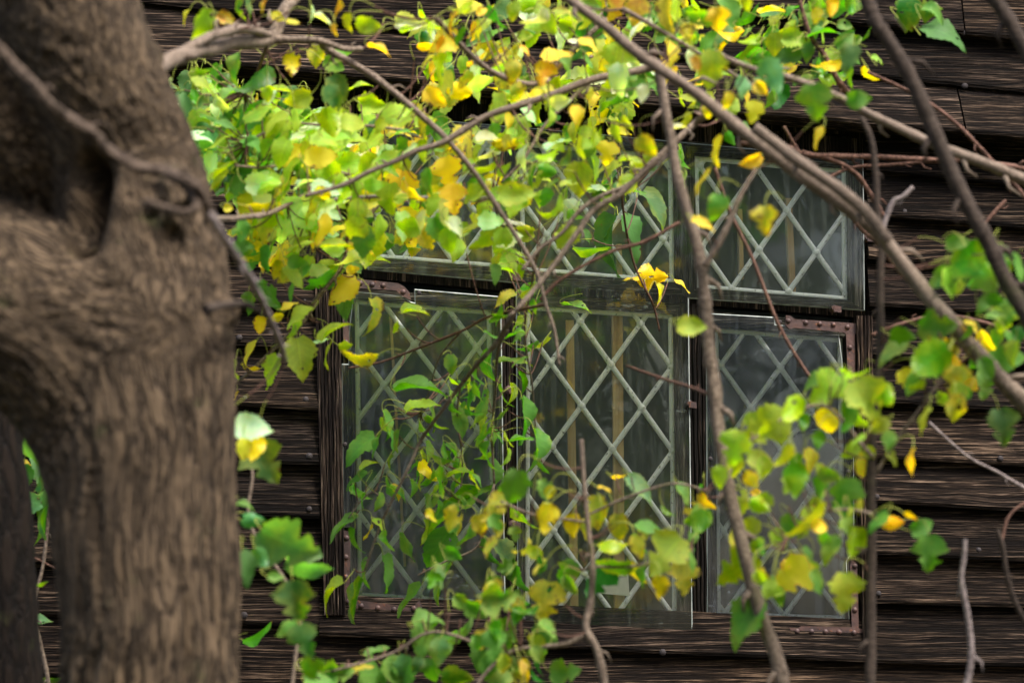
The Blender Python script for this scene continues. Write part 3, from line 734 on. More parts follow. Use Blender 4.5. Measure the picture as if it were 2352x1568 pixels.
# second trunk at the very edge, behind the first; shade painted into its bark
def dark_trunk():
    Y=1.05
    root=empty('dark_tree',(P(-55,1500,Y).x,-Y,0),'narrow dark tree trunk at the left edge, behind the big forked trunk','tree')
    pts=catmull([(-70,300,Y,85),(-62,700,Y,92),(-55,950,Y,98),(-45,1200,Y,108),(-35,1568,Y,122),(-32,2000,Y,128)],14)
    pp=[P(a,b,y) for a,b,y,r in pts]; rr=[r/ppm(Y) for a,b,y,r in pts]
    f=pp[-1]; pp+=[Vector((f.x,f.y,z)) for z in (.7,.4,.15,-.1)]; rr+=[.12,.13,.15,.18]
    t=pp[0]; pp=[Vector((t.x-.1,t.y,t.z+.9)),Vector((t.x-.03,t.y,t.z+.4))]+pp; rr=[.07,.08]+rr
    D=[];R=[]
    for i in range(len(pp)-1):
        k=max(1,int((pp[i+1]-pp[i]).length/.01))
        for j in range(k): D.append(pp[i].lerp(pp[i+1],j/k)); R.append(rr[i]+(rr[i+1]-rr[i])*j/k)
    mb=MB(); mb.tube(D,R,48,wob=0)
    v2=[]
    for v in mb.v:
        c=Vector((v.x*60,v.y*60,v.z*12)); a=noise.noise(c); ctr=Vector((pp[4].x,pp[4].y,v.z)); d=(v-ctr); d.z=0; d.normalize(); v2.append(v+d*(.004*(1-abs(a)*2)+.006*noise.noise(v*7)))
    mb.v=v2; o=mb.build('trunk',M['bark_shade'],root)
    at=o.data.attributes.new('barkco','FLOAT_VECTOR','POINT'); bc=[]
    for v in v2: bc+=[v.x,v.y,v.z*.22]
    at.data.foreach_set('vector',bc)
    return root
dark_trunk()

T1=TREE
stem(T1,'T1','branch',[(320,175,1.5),(355,160,1.45),(400,135,1.35),(455,118,1.25),(530,100,1.1),(615,93,1.0),(650,25,.98),(695,-30,.95),(760,-160,.9)],M['branch'],1,21,13)
stem(T1,'T1','branch',[(400,128,1.3),(450,100,1.28),(500,78,1.2),(560,68,1.1),(618,84,1.0)],M['branch'],1.2,12,10)
stem(T1,'T1','branch',[(622,94,1.0),(690,92,1.0),(740,96,1.0),(790,112,.98),(830,112,.95)],M['branch'],1,10,6)
stem(T1,'T1','branch',[(740,96,1.0),(755,115),(858,175),(968,265),(1028,320),(1088,395),(1128,455),(1188,545),(1233,625),(1253,700),(1273,760),(1285,840)],M['branch'],.95,9,3.2)
stem(T1,'T1','branch',[(-60,60,1.85),(0,120,1.85),(60,180,1.85),(110,232,1.85),(160,272,1.84),(215,312,1.83),(250,345,1.8),(320,385,1.8),(375,396,1.8),(425,412,1.82),(462,440,1.82),(482,490,1.8),(490,505,1.79)],M['branchmid'],1.8,16,10,wob=.75)
stem(T1,'T1','branch',[(478,480,1.8),(490,505,1.8),(515,548,1.76),(560,612,1.66),(600,690,1.5),(640,780,1.35),(655,825,1.2)],M['branchgrey'],1.7,9,7,wob=.3)
stem(T1,'T1','branch',[(420,415,1.8),(455,470,1.82),(425,490,1.82),(330,462,1.8)],M['branchmid'],1.8,13,6,wob=.8)
stem(T1,'T1','branch',[(470,715,1.62),(510,705,1.6),(560,700,1.55),(592,712,1.5)],M['branchdark'],1.6,13,7)
stem(T1,'T1','twig',[(450,505,1.4),(540,500,1.1),(620,490,.9),(700,450,.85),(780,430,.8)],M['branch'],1,7,5)
stem(T1,'T1','twig',[(800,400,.8),(720,385,.8),(660,378,.8),(600,385,.85),(540,380,.9)],M['branch'],.8,4,3)
stem(T1,'T1','twig',[(1130,455,.8),(1060,458,.8),(980,455,.8),(900,450,.8),(790,455,.8),(700,470,.8)],M['branchgrey'],.8,6,4)
stem(T1,'T1','twig',[(930,300,.8),(850,290,.8),(760,290,.8),(660,285,.8),(560,330,.8)],M['branch'],.8,4,3)
stem(T1,'T1','twig',[(888,445),(848,495),(823,540),(793,590),(778,625),(753,655),(725,690),(700,735),(650,780),(600,830),(560,865),(528,890)],M['branch'],.62,6,4)
stem(T1,'T1','twig',[(620,85,1.0),(600,140,.8),(580,190,.75),(545,225,.75)],M['branchred'],.8,5,3)
# arching sapling with the long fanning boughs
K=empty('mulberry_sapling',(P(1800,1568,1.25).x,-1.25,0),'slender upright mulberry sapling whose thin forked stem crosses the right side of the leaded window','tree')
stem(K,'K','stem',[(1511,150),(1521,200),(1529,260),(1543,325),(1556,400),(1576,480),(1596,545),(1611,625),(1621,725),(1626,784),(1640,880),(1652,1000),(1680,1150),(1700,1230),(1740,1380),(1780,1500),(1800,1600)],M['branch'],1.2,11,17,ground=True)
stem(K,'K','branch',[(1506,150),(1456,165),(1366,182),(1276,215),(1188,245),(1113,270),(1018,325),(958,345),(908,370),(848,395),(788,425),(700,450)],M['branch'],1.0,10,5)
stem(K,'K','branch',[(1655,250,1.25),(1611,272),(1556,320),(1486,385),(1426,445),(1366,480),(1326,535),(1276,605),(1226,665),(1176,725),(1143,784,.8),(1098,834,.7),(1058,884,.6),(1003,959,.55),(968,1009,.5),(948,1054,.5),(928,1094,.5),(893,1164,.48),(868,1219,.46),(838,1309,.45)],M['branch'],1.0,8.5,2.6)
stem(K,'K','branch',[(1510,372),(1440,425),(1380,450),(1330,485),(1290,535),(1240,570),(1200,620)],M['branch'],.95,6,4)
stem(K,'K','branch',[(1735,390),(1700,450),(1680,500),(1650,560),(1618,612)],M['branch'],1.22,6,8)
stem(K,'K','branch',[(1630,905,1.2),(1590,890,1.1),(1540,875,1.0),(1500,862,.9),(1440,840,.8)],M['branchred'],1.1,5,3)
stem(K,'K','twig',[(1000,40,1.1),(1120,160,1.0),(1240,190,.9),(1320,110,.9),(1400,40,.9)],M['branch'],1,7,6)
stem(K,'K','twig',[(1360,182),(1300,240),(1250,290),(1200,370),(1150,420)],M['branch'],.9,5,3)
stem(K,'K','twig',[(1180,725,.8),(1145,800,.6),(1138,900,.5),(1130,1000,.45),(1135,1110,.42)],M['branch'],.6,4,3)
stem(K,'K','twig',[(1253,700,.8),(1130,725,.6),(1060,760,.55),(960,800,.5),(880,830,.45),(800,845,.45)],M['branchred'],.6,4,2.4)
stem(K,'K','twig',[(1427,445,.5),(1437,520,.35),(1455,600,.3),(1475,650,.28),(1500,700,.25),(1515,760,.22)],M['branchred'],.3,3,2.2)
stem(K,'K','twig',[(1135,1110,.42),(1110,1210,.45),(1090,1260,.45),(1020,1290,.45),(960,1320,.45)],M['branch'],.42,3,2)
stem(K,'K','twig',[(1430,20,1.1),(1500,60,1.1),(1600,120,1.1),(1700,180,1.05),(1740,205,1.0)],M['branch'],1.1,6,4)
stem(K,'K','twig',[(1240,560,.85),(1222,650,.6),(1205,760,.5),(1222,880,.42),(1232,1000,.38),(1245,1060,.36)],M['branch'],.6,3,1.6)
stem(K,'K','twig',[(1060,760,.55),(1010,820,.5),(985,900,.45),(960,960,.42)],M['branch'],.5,2.5,1.6)
stem(K,'K','twig',[(893,1164,.48),(860,1130,.46),(830,1150,.45),(800,1190,.45)],M['branch'],.46,2.2,1.4)
stem(K,'K','twig',[(1058,884,.6),(1050,960,.5),(1062,1060,.42),(1050,1160,.4),(1010,1240,.38)],M['branch'],.5,2.5,1.5)
# leaning stem crossing to the right
Q=empty('leaning_sapling',(P(2500,1300,1.3).x+.2,-1.3,0),'long double grey-brown stem leaning diagonally from the top middle down to the right edge','tree')
stem(Q,'Q','stem',[(1250,-60),(1311,0),(1386,55),(1456,115),(1526,165),(1601,215),(1651,255),(1716,310),(1817,385),(1917,455),(2007,525),(2067,595),(2142,690),(2197,755),(2268,840),(2318,894),(2370,950),(2470,1060)],M['branch'],1.3,11,22,ground=True)
stem(Q,'Q','stem',[(1732,292),(1800,345),(1870,395),(1935,440),(1990,490),(2040,555)],M['branch'],1.33,13,15)
stem(Q,'Q','branch',[(1640,120),(1702,150),(1828,185),(1917,220),(2002,265),(2067,295),(2142,330),(2217,360),(2292,390),(2352,415),(2450,450),(2600,520)],M['branch'],1.15,7,16)
R_=empty('dark_sapling',(P(2460,900,1.35).x+.1,-1.35,0),'dark brown stem running diagonally down the upper right corner in front of the clapboards','tree')
stem(R_,'R','stem',[(1950,-110),(1985,-20),(2012,50),(2047,105),(2082,165),(2112,230),(2142,300),(2172,370),(2207,440),(2242,505),(2277,565),(2312,640),(2352,710),(2420,830)],M['branchdark'],1.4,17,20,ground=True)
stem(R_,'R','branch',[(2240,-80),(2282,-10),(2317,45),(2352,110),(2400,200),(2440,330),(2445,500),(2430,700),(2420,830)],M['branchdark'],1.4,16,20)
V=empty('thin_sapling',(P(1998,1600,1.3).x,-1.3,0),'thin straight vertical stem with yellow-green leaves along the right edge of the window','tree')
stem(V,'V','stem',[(1978,270),(2002,320),(2012,400),(2015,480),(2025,575),(2022,675),(2022,784),(2018,860),(2008,930),(2003,1080),(2003,1230),(2000,1400),(1998,1600)],M['branchdark'],1.25,7,12,ground=True)
stem(V,'V','branch',[(2013,1085),(2068,999),(2118,934),(2178,849)],M['branch'],1.25,5,4)
stem(V,'V','branch',[(2005,1050),(1970,1010),(1930,960),(1880,930),(1800,960),(1700,1030)],M['branch'],1.3,5,3)
stem(V,'V','branch',[(2003,1180),(1950,1170),(1880,1180),(1800,1240)],M['branch'],1.3,4,3)
stem(V,'V','twig',[(2025,540),(2032,515),(2052,465),(2075,452),(2097,430)],M['branchgrey'],1.1,7,5)
W_=empty('red_bramble',(P(2300,1200,.8).x,-.8,0),'reddish arching bramble canes tangled across the upper right window corner','shrub')
stem(W_,'W','cane',[(1700,330),(1810,338),(1850,355),(1930,360),(2020,362),(2160,370),(2260,372),(2420,420),(2560,600)],M['branchred'],.8,6,7,ground=True)
stem(W_,'W','cane',[(1842,350),(1917,370),(1967,400),(2002,450),(2032,500)],M['branchred'],.8,6,6)
stem(W_,'W','cane',[(1900,410),(1960,385),(2060,378),(2160,368)],M['branchred'],.8,4,4)
stem(W_,'W','cane',[(1800,290),(1850,370),(1910,440),(1977,525),(2017,560),(2067,625),(2142,700),(2190,750)],M['branchred'],.8,4,5)
stem(W_,'W','cane',[(1992,165),(2067,200),(2132,235),(2192,280),(2242,330),(2292,385),(2352,450),(2450,600)],M['branchred'],.9,4,6,ground=True)
stem(W_,'W','cane',[(1828,-30),(1858,75),(1893,125),(1923,180),(1948,215)],M['branchred'],.9,5,8)
stem(W_,'W','cane',[(2002,770),(2067,745),(2157,725),(2260,740),(2352,780),(2450,850)],M['branchred'],.8,4,5)
stem(W_,'W','cane',[(1641,385),(1676,485),(1726,590),(1766,690),(1791,750),(1830,820),(1870,880)],M['branchred'],.8,5,4)
stem(W_,'W','cane',[(1560,510),(1480,555),(1400,580),(1290,640),(1240,690)],M['branchred'],.9,4,4)
stem(W_,'W','cane',[(2240,540),(2290,480),(2310,460)],M['branchred'],.8,5,4)
D_=empty('dead_shrub',(P(2220,1600,1.2).x,-1.2,0),'leafless pale grey twigs of a dead shrub at the lower right','shrub')
stem(D_,'D','twig',[(2216,1238),(2214,1280),(2208,1334),(2223,1409),(2233,1484),(2228,1544),(2213,1600)],M['branchgrey'],1.25,5,9,ground=True)
stem(D_,'D','twig',[(2290,1215),(2303,1262),(2312,1320),(2340,1400),(2400,1500)],M['branchdark'],1.2,5,8,ground=True)
stem(D_,'D','twig',[(2133,969),(2218,1044),(2293,1084),(2352,1119),(2450,1170),(2480,1400)],M['branchgrey'],1.0,3,5,ground=True)
stem(D_,'D','twig',[(2400,1130),(2345,1160),(2315,1190),(2300,1245)],M['branchred'],1.0,3,4)
H=empty('low_shrub',(P(1380,1600,1.0).x,-1.0,0),'low leafy shrub with thin bare leader at bottom middle before the window sill','shrub')
stem(H,'H','stem',[(1336,1009),(1341,1109),(1351,1209),(1361,1284),(1358,1374),(1345,1440),(1371,1494),(1391,1590)],M['branch'],1.1,5,10,ground=True)
stem(H,'H','branch',[(1345,1455),(1300,1478),(1241,1484),(1176,1494),(1120,1540),(1080,1600)],M['branch'],1.05,6,4)
stem(H,'H','twig',[(1355,1180),(1420,1150),(1500,1120),(1560,1110),(1630,1130)],M['branch'],1.05,3,3)
stem(H,'H','twig',[(1355,1200),(1290,1190),(1220,1180),(1150,1150)],M['branch'],1.05,3,3)
stem(H,'H','twig',[(1150,1500),(1000,1450),(900,1500),(760,1540)],M['branch'],1.0,4,3)
stem(H,'H','twig',[(1360,1300),(1450,1300),(1540,1280),(1600,1290)],M['branch'],1.05,3,3)
E=empty('young_shrub',(P(610,1650,1.0).x,-1.0,0),'small leafy shrub with blue-green lobed leaves low between the big trunk and the window','shrub')
stem(E,'E','stem',[(545,985),(580,1080),(570,1180),(600,1260),(640,1310),(690,1400),(680,1500),(660,1650)],M['branch'],1.0,3,5,ground=True)
stem(E,'E','twig',[(600,1260),(640,1230),(700,1250)],M['branch'],1.0,3,2)
G_=empty('hidden_shrub',(P(90,1650,.5).x,-.5,0),'sparse leafy stems seen in the narrow gap left of the big trunk','shrub')
stem(G_,'G','stem',[(60,960),(95,1060),(110,1160),(100,1290),(80,1400),(110,1560),(110,1650)],M['branch'],.5,3,5,ground=True)
stem(G_,'G','twig',[(50,1270),(90,1285),(140,1312)],M['branchred'],.5,3,2)

# ============================================================ leaves
PC={'g':(.06,.25,.004),'l':(.27,.46,.0),'d':(.022,.14,.012),'y':(.85,.64,.002),'o':(.60,.27,.008),'b':(.07,.27,.11),'p':(.56,.76,.58),'k':(.34,.41,.002)}  # p: pale underside, whitened further to paint in glossy sky highlights
AGE={'g':.12,'l':.22,'d':.08,'y':.45,'o':1.0,'b':.1,'p':.06,'k':.85}
class Leaves:
    def __init__(s): s.v=[];s.f=[];s.uv=[];s.col=[];s.age=[];s.mi=[]
    def add(s, c, e1, nrm, L, col, age, lobed=0, curl=.3, fold=.25, asp=.78, r=rnd):
        e1=e1.normalized(); nrm=(nrm-e1*nrm.dot(e1)).normalized(); e2=nrm.cross(e1)
        NR=15; us=(-1,-.62,0,.62,1); b=len(s.v); ph=r.random()*9; sgn=r.choice((-1,1))
        crl=curl*r.uniform(.5,1.3); twist=r.uniform(-.5,.5); sd=r.random()*40
        pos=[]
        for i in range(NR+1):
            t=i/NR
            wdt=math.sin(math.pi*min(1,max(0,(t*.97+.03))**.66))**.85*(1-.12*t)
            if t>.93: wdt*=(1-t)/.07*.75+.02
            wdt*=asp*.5
            if lobed:
                wdt*=1.15-.70*math.exp(-((t-.52)/.075)**2)*lobed-.42*math.exp(-((t-.76)/.05)**2)*lobed
            ang=crl*(t-.3)*1.4; dz=-math.sin(max(0,t-.25))*crl*.55*(t)
            ctr=e1*((t-.5)*math.cos(ang*.5))+nrm*dz
            tw=twist*(t-.5); f2=e2*math.cos(tw)+nrm*math.sin(tw)
            for j,u in enumerate(us):
                ww=wdt
                if abs(u)==1: ww*=1+(.085 if i%2 else -.06)+.24*noise.noise(Vector((i*.55,sd,u)))
                lift=abs(u)*fold*wdt+ .05*math.sin(t*9+ph+u)*abs(u)
                back=0
                if i==0: back=-.05*abs(u)
                q=c+(ctr+f2*(u*ww)+nrm*lift+e1*back)*L
                pos.append(q); 
        s.v+=pos
        rv=r.random(); cc=tuple(max(0,x*r.uniform(.82,1.2)) for x in col)
        for i in range(NR+1):
            for j,u in enumerate(us):
                s.age.append((age,max(abs(u)**2,((i/NR)-.6)/.4 if i/NR>.6 else 0),rv,1)); s.col.append((*cc,1))
        for i in range(NR):
            for j in range(4):
                a=b+i*5+j; s.f.append((a,a+1,a+6,a+5)); s.mi.append(0)
                t0,t1=i/NR,(i+1)/NR
                s.uv+=[(t0,us[j]),(t0,us[j+1]),(t1,us[j+1]),(t1,us[j])]
        return c-e1*(.5*L*math.cos(0))+nrm*0, -e1
    def tube(s, pts, rad, m=1):
        b=len(s.v); n=len(pts)
        for i,p in enumerate(pts):
            t=(pts[min(i+1,n-1)]-pts[max(0,i-1)]).normalized(); a=Vector((0,1,0)) if abs(t.y)<.9 else Vector((1,0,0))
            u=t.cross(a).normalized(); w2=t.cross(u)
            for k in range(4):
                th=k*math.pi/2; s.v.append(p+(u*math.cos(th)+w2*math.sin(th))*rad); s.age.append((0,0,0,1)); s.col.append((.3,.3,.1,1))
        for i in range(n-1):
            for k in range(4):
                k2=(k+1)%4; s.f.append((b+i*4+k,b+i*4+k2,b+(i+1)*4+k2,b+(i+1)*4+k)); s.mi.append(m); s.uv+=[(0,0)]*4
    def build(s, name, parent):
        me=bpy.data.meshes.new(name); me.from_pydata([tuple(v) for v in s.v],[],s.f)
        uvl=me.uv_layers.new(name='UVMap'); uvl.data.foreach_set('uv',[x for q in s.uv for x in q])
        a=me.color_attributes.new('lcol','FLOAT_COLOR','POINT'); a.data.foreach_set('color',[x for q in s.col for x in q])
        a=me.color_attributes.new('lage','FLOAT_COLOR','POINT'); a.data.foreach_set('color',[x for q in s.age for x in q])
        me.polygons.foreach_set('material_index',s.mi); me.polygons.foreach_set('use_smooth',[True]*len(s.f)); me.update()
        return link(name,me,[M['leaf'],M['petiole'],M['branchred']],parent)
from mathutils import kdtree
KD={}
def kd_for(keys):
    k=tuple(sorted(keys))
    if k not in KD:
        pts=[p for (kk,D) in STEMS if kk in keys for p in resample(D,.015)]
        t=kdtree.KDTree(len(pts)); [t.insert(p,i) for i,p in enumerate(pts)]; t.balance(); KD[k]=t
    return KD[k]
LV={}
def lv(key,clump): return LV.setdefault((key,clump),Leaves())
VIEW=-fwd
def leaf_at(key, clump, px, py, Y, Lpx, ang, shape, colk, r=rnd, asp=None, petiole=True):
    c=P(px,py,Y); L=Lpx/ppm(Y); a=math.radians(ang)
    tilt={'r':.25,'o':.35,'n':.3,'L':.2}[shape]*r.uniform(-1,1)
    e1=RIGHT*math.cos(a)-UP*math.sin(a); e1=e1*math.cos(tilt)+VIEW*math.sin(tilt)
    roll={'r':r.uniform(-25,25),'o':r.choice((-1,1))*r.uniform(38,55),'n':r.choice((-1,1))*r.uniform(62,80),'L':r.uniform(-20,20)}[shape]
    n0=(VIEW-e1*VIEW.dot(e1)).normalized(); n0=(Matrix.Rotation(math.radians(roll),3,e1)@n0)
    if colk=='p': side=1
    else: side = 1 if r.random()<.8 else -1
    if n0.dot(UP)<0 and r.random()<.5 and shape in 'on': n0=(Matrix.Rotation(math.radians(-2*roll),3,e1)@n0)
    base,bd=lv(key,clump).add(c,e1,n0*side,L,PC[colk],max(0,AGE[colk]+r.uniform(-.12,.12)),lobed=1 if shape=='L' else 0,curl=r.uniform(.2,1.35),fold=r.uniform(.05,.75),asp=asp or (r.uniform(.66,.82) if shape in 'r' else .82 if shape=='L' else r.uniform(.55,.72)),r=r)
    # stalk towards the nearest shoot
    if not petiole: return
    kt=kd_for(('T1','K') if key in('T1','K','Q') else (key,'V') if key in ('V','R','W') else (key,))
    q,_,d=kt.find(base)
    to=(q-base); up=Vector((0,0,1))
    if d<.045: ctrl=base+bd*d*.5+up*.25*d; end=q; m=1
    else:
        end=base+to.normalized()*.036+up*.012; ctrl=base+bd*.02+up*.012; m=1
    pts=[base*(1-t)**2+ctrl*2*t*(1-t)+end*t*t for t in (0,.2,.4,.6,.8,1)]
    if r is rnd or r.random()<.75: lv(key,clump).tube(pts,(.00055 if L<.06 else .0007),1)
    if .045<=d<.13:
        c2=end*.5+q*.5-up*.12*d
        pts=[end*(1-t)**2+c2*2*t*(1-t)+q*t*t for t in (0,.2,.4,.6,.8,1)]
        lv(key,clump).tube(pts,.0011,2)
ZM={'Z2':(344.5,114.8,.293),'Z3':(746.5,114.8,.293),'Z4':(1148.4,0,.293),'Z5':(1550.4,0,.293),'Z6':(459.4,516.8,.3296),'Z7':(746.5,1091,.3042),'Z8':(1722.6,717.8,.3296),
'R1':(0,0,.5003),'R2':(588,0,.5003),'R3':(1176,0,.5003),'R4':(1567.6,0,.5003),'R5':(0,783.8,.5003),'R6':(588,783.8,.5003),'R7':(1091,783.8,.5003),'R8':(1567.6,783.8,.5003),'A':(0,0,1.0)}
def leaves(tag, key, clump, Y, dY, txt):
    ox,oy,s=ZM[tag]
    for ln in txt.strip().replace('\n',',').split(','):
        f=ln.split()
        if len(f)<6: continue
        x,y,L,a=map(float,f[:4]); leaf_at(key,clump,ox+x*s,oy+y*s,Y+rnd.uniform(-dY,dY) if len(f)<7 else float(f[6]),L*s*(1.08 if Y<1.04 else .86),a,f[4],f[5])
leaves('Z2','T1','a',.85,.12,"""440 270 230 20 o l,160 330 200 100 n p,250 440 260 -90 r d,640 140 260 115 o g,800 240 330 130 o d,1110 120 200 90 r k,1300 60 170 90 r k
1000 310 230 -5 n l,920 360 120 90 r l,1150 390 220 160 r l,1440 380 220 60 r d,860 490 260 -30 o l,1420 560 170 0 r l,600 590 180 0 o g,400 670 280 5 n p,540 710 250 -35 n l
740 740 180 -80 r g,950 700 300 -50 o l,1140 700 180 -30 o p,450 920 230 120 o p,580 940 220 -40 n l,640 1060 160 -60 n p,780 950 280 -10 o l,890 1050 260 0 r p,1100 850 220 60 r l
1200 830 160 100 o y,1350 840 250 0 r y,1140 1030 150 -10 o y,1270 1070 150 90 r g,1360 1130 140 0 r y,880 1240 220 110 r p,1110 1340 330 130 L p,900 1380 260 90 r k,720 1430 180 90 o g
1340 1210 260 0 L p,1350 1420 250 100 o y,1380 720 240 0 o l,1480 680 220 0 o l,620 1240 80 0 r y,740 1540 160 0 r g,120 290 110 30 r g,350 380 130 90 o g,560 420 160 60 o p,700 560 180 90 n g""")
leaves('R1','T1','a',1.1,.1,"""850 80 90 120 n y,920 120 200 110 o l,1045 90 120 20 r o,1210 35 90 110 n o,1280 80 80 30 r y,1350 100 80 0 o y,1100 50 130 100 o g,940 320 100 0 n g,1140 30 140 70 n d""")
leaves('Z3','T1','b',.85,.12,"""380 430 220 10 r l,560 480 220 -30 r l,430 580 200 110 o l,230 570 200 0 r l,180 690 300 0 o l,110 320 240 60 r d,270 270 180 -30 n l,910 330 330 100 o l,900 150 240 110 n l,1200 200 400 110 n p
1430 200 320 90 r k,1350 500 300 90 o l,1390 720 220 170 o k,1130 740 330 50 o k,490 900 230 80 o g,590 1100 280 100 L y,640 1370 240 120 L y,720 1140 160 40 o y,820 1040 200 90 o g,960 980 260 80 L y
1010 1180 230 90 L y,390 1060 160 0 r l,240 1280 210 120 r l,420 1420 240 90 o l,190 1420 220 150 n p,300 1520 250 100 r g,930 1430 270 60 r g,1030 1390 200 30 o p,1160 1400 200 -30 n l
1310 1340 200 0 r p,1330 1040 180 0 n p,1500 960 260 120 n p,1440 1170 280 -5 o l,1240 1480 300 130 o l,1370 1510 220 100 r l,620 640 130 -20 n g,650 490 110 -30 n p,80 120 180 20 r g,160 20 150 10 o g""")
leaves('R2','T1','b',1.1,.1,"""430 110 110 90 o l,520 120 150 20 r l,370 50 120 100 n o,360 140 70 90 o o,570 220 130 5 n y,890 110 160 130 n o,840 210 120 110 n o,780 280 100 150 n y,1040 50 70 -30 r y,1180 60 110 100 r l
960 30 130 -20 o l,930 170 120 130 n g,260 70 100 80 n p,310 90 110 20 n p""")
leaves('Z4','K','a',1.05,.15,"""110 80 170 110 r l,270 150 280 130 n p,390 200 240 60 r l,900 60 300 110 L o,1080 120 300 100 L o,700 350 220 30 o y,520 530 200 50 o g,340 590 260 100 L o,900 500 340 100 L l,930 640 330 100 r p
1340 440 300 70 o y,1090 240 300 150 n p,1310 120 380 90 o k,700 740 130 100 r y,480 800 200 0 r p,400 920 220 80 n l,600 910 200 80 r y,60 960 180 80 o y,1120 740 180 100 r p,1200 680 200 50 o g
920 1050 190 80 o l,1000 970 160 60 o l,840 1210 240 100 L y,1160 1160 280 60 r k,1440 950 180 110 o l,1400 1000 160 -20 n p,430 1120 220 -30 n p,390 1210 250 -5 n l,530 1230 200 -50 o d,640 1180 260 90 n l
740 1100 220 90 n l,380 1340 200 20 r g,180 1250 280 110 n p,620 1420 350 90 r l,140 1520 350 0 r l,1430 1260 200 75 n g .5,1440 1400 250 70 n g .5,830 1470 280 -40 o d .5,100 570 260 90 r k,200 280 150 0 r l
720 60 220 0 r g,1500 130 200 60 r g,1480 270 200 90 r k,1510 470 200 90 r p,50 1120 150 90 r k,500 100 200 0 o k,200 400 130 30 o y,130 730 220 90 r k""")
leaves('Z5','Q','a',1.3,.1,"""210 130 330 170 o g,340 170 260 80 L y,420 60 240 45 n b .7,480 150 200 20 n g .7,560 40 160 90 r l,740 80 200 170 n g .5,750 170 120 100 n g .5,580 240 160 -50 n g .7,740 310 240 130 o g .7,900 240 220 110 o l .8
1110 130 160 110 r y,1230 60 200 90 r y,280 560 380 100 r l,770 600 370 60 r b,530 690 230 90 r b,680 700 170 50 r y,410 800 180 90 r y,620 890 220 110 L y,260 880 160 90 r y,560 1000 150 30 o g .9,440 1090 150 60 r g .9
1100 820 380 80 L g,1120 1080 230 120 n y,1450 780 240 0 r g,1360 470 300 110 r d,1380 60 180 90 r g .9,1340 200 160 0 r g .9,1150 540 200 80 o g .8,1040 420 200 90 r g .9,590 1260 240 150 o y,330 1190 300 110 n y,200 1420 280 130 n y
100 260 150 60 r k,170 510 170 60 r o""")
leaves('R4','R','a',.9,.1,"""1210 145 220 10 o d,1090 45 200 0 L d,1160 55 120 20 o g,895 275 60 30 o l,870 340 100 50 n y,850 150 80 -50 n g""")
leaves('R4','V','b',1.35,.08,"""1370 1250 330 60 L g,1190 1280 180 150 r g,1280 1120 160 0 r g,1540 1240 180 60 o g,1180 1500 220 0 L g,1340 1500 130 20 o y,1010 1540 140 0 r g,1440 1440 120 -20 o g,380 1020 170 90 L k,160 960 170 90 r g,1440 1380 110 30 r g""")
leaves('R3','K','c',.22,.05,"""665 960 200 48 o d,450 1130 270 98 n d,570 1095 230 62 o d,650 1270 130 0 L y,680 1350 90 70 n y,830 1500 130 0 r l 1.3,785 1310 90 35 n y,545 1280 70 180 n y,370 1140 160 5 n g,780 720 110 70 n g,440 850 130 130 n d,880 1030 110 20 o y 1.3,345 1090 70 60 o d,300 1400 130 0 n g""")
leaves('Z6','T1','c',.68,.1,"""560 30 220 100 r p,430 80 220 90 r k,310 180 140 100 r g,470 240 180 100 o g,540 320 140 100 r k,660 380 260 140 n g,850 300 170 160 o l,840 400 240 150 n g,1070 310 90 0 r y,490 500 250 60 o g,990 470 250 140 r y
1010 560 220 90 r g,620 550 130 -40 o y,510 640 130 160 o y,415 700 120 100 r y,340 530 120 90 r g,690 640 220 150 o l,650 720 160 100 o l,930 720 230 -50 n l,820 810 140 -40 n p,870 900 180 120 n l,700 940 290 80 r l,480 1030 260 120 o l
340 900 200 120 n y,240 1010 140 100 o l,1020 840 100 0 r l,1110 930 240 170 o k,1230 640 250 75 n k,1500 590 180 -15 n l,1370 700 100 -60 o l,1180 160 280 100 r l,1210 230 200 -20 n l,370 1410 280 0 r p 1.25,380 1560 180 100 r y 1.2,350 590 90 100 o g,250 1200 80 100 n y,350 1000 130 180 n y""")
leaves('R5','E','a',1.2,.1,"""1120 500 120 90 r y,1220 560 260 60 L d,1165 820 130 0 r b,1340 940 370 30 L b,1420 1040 250 20 o b,1130 1050 210 80 o d,1360 1200 240 80 L d,1400 1380 190 70 L d,1270 1080 90 0 r g,1190 1340 180 -20 n g .6,1130 750 100 0 n g,1200 1000 130 60 r b
1310 1320 140 150 o g,1450 1490 150 -20 L g""")
leaves('R5','G','a',.5,.1,"""140 500 300 80 o b,190 600 160 70 o b,140 740 150 0 r b,210 800 200 100 n g,190 850 160 80 n g,110 630 120 90 r g,190 1280 100 0 o b,160 1120 110 10 n g,110 590 100 60 o y,190 640 100 -60 o b,120 1060 60 -60 n g,240 780 110 90 n g,90 800 100 90 n d,230 1550 100 0 o d""")
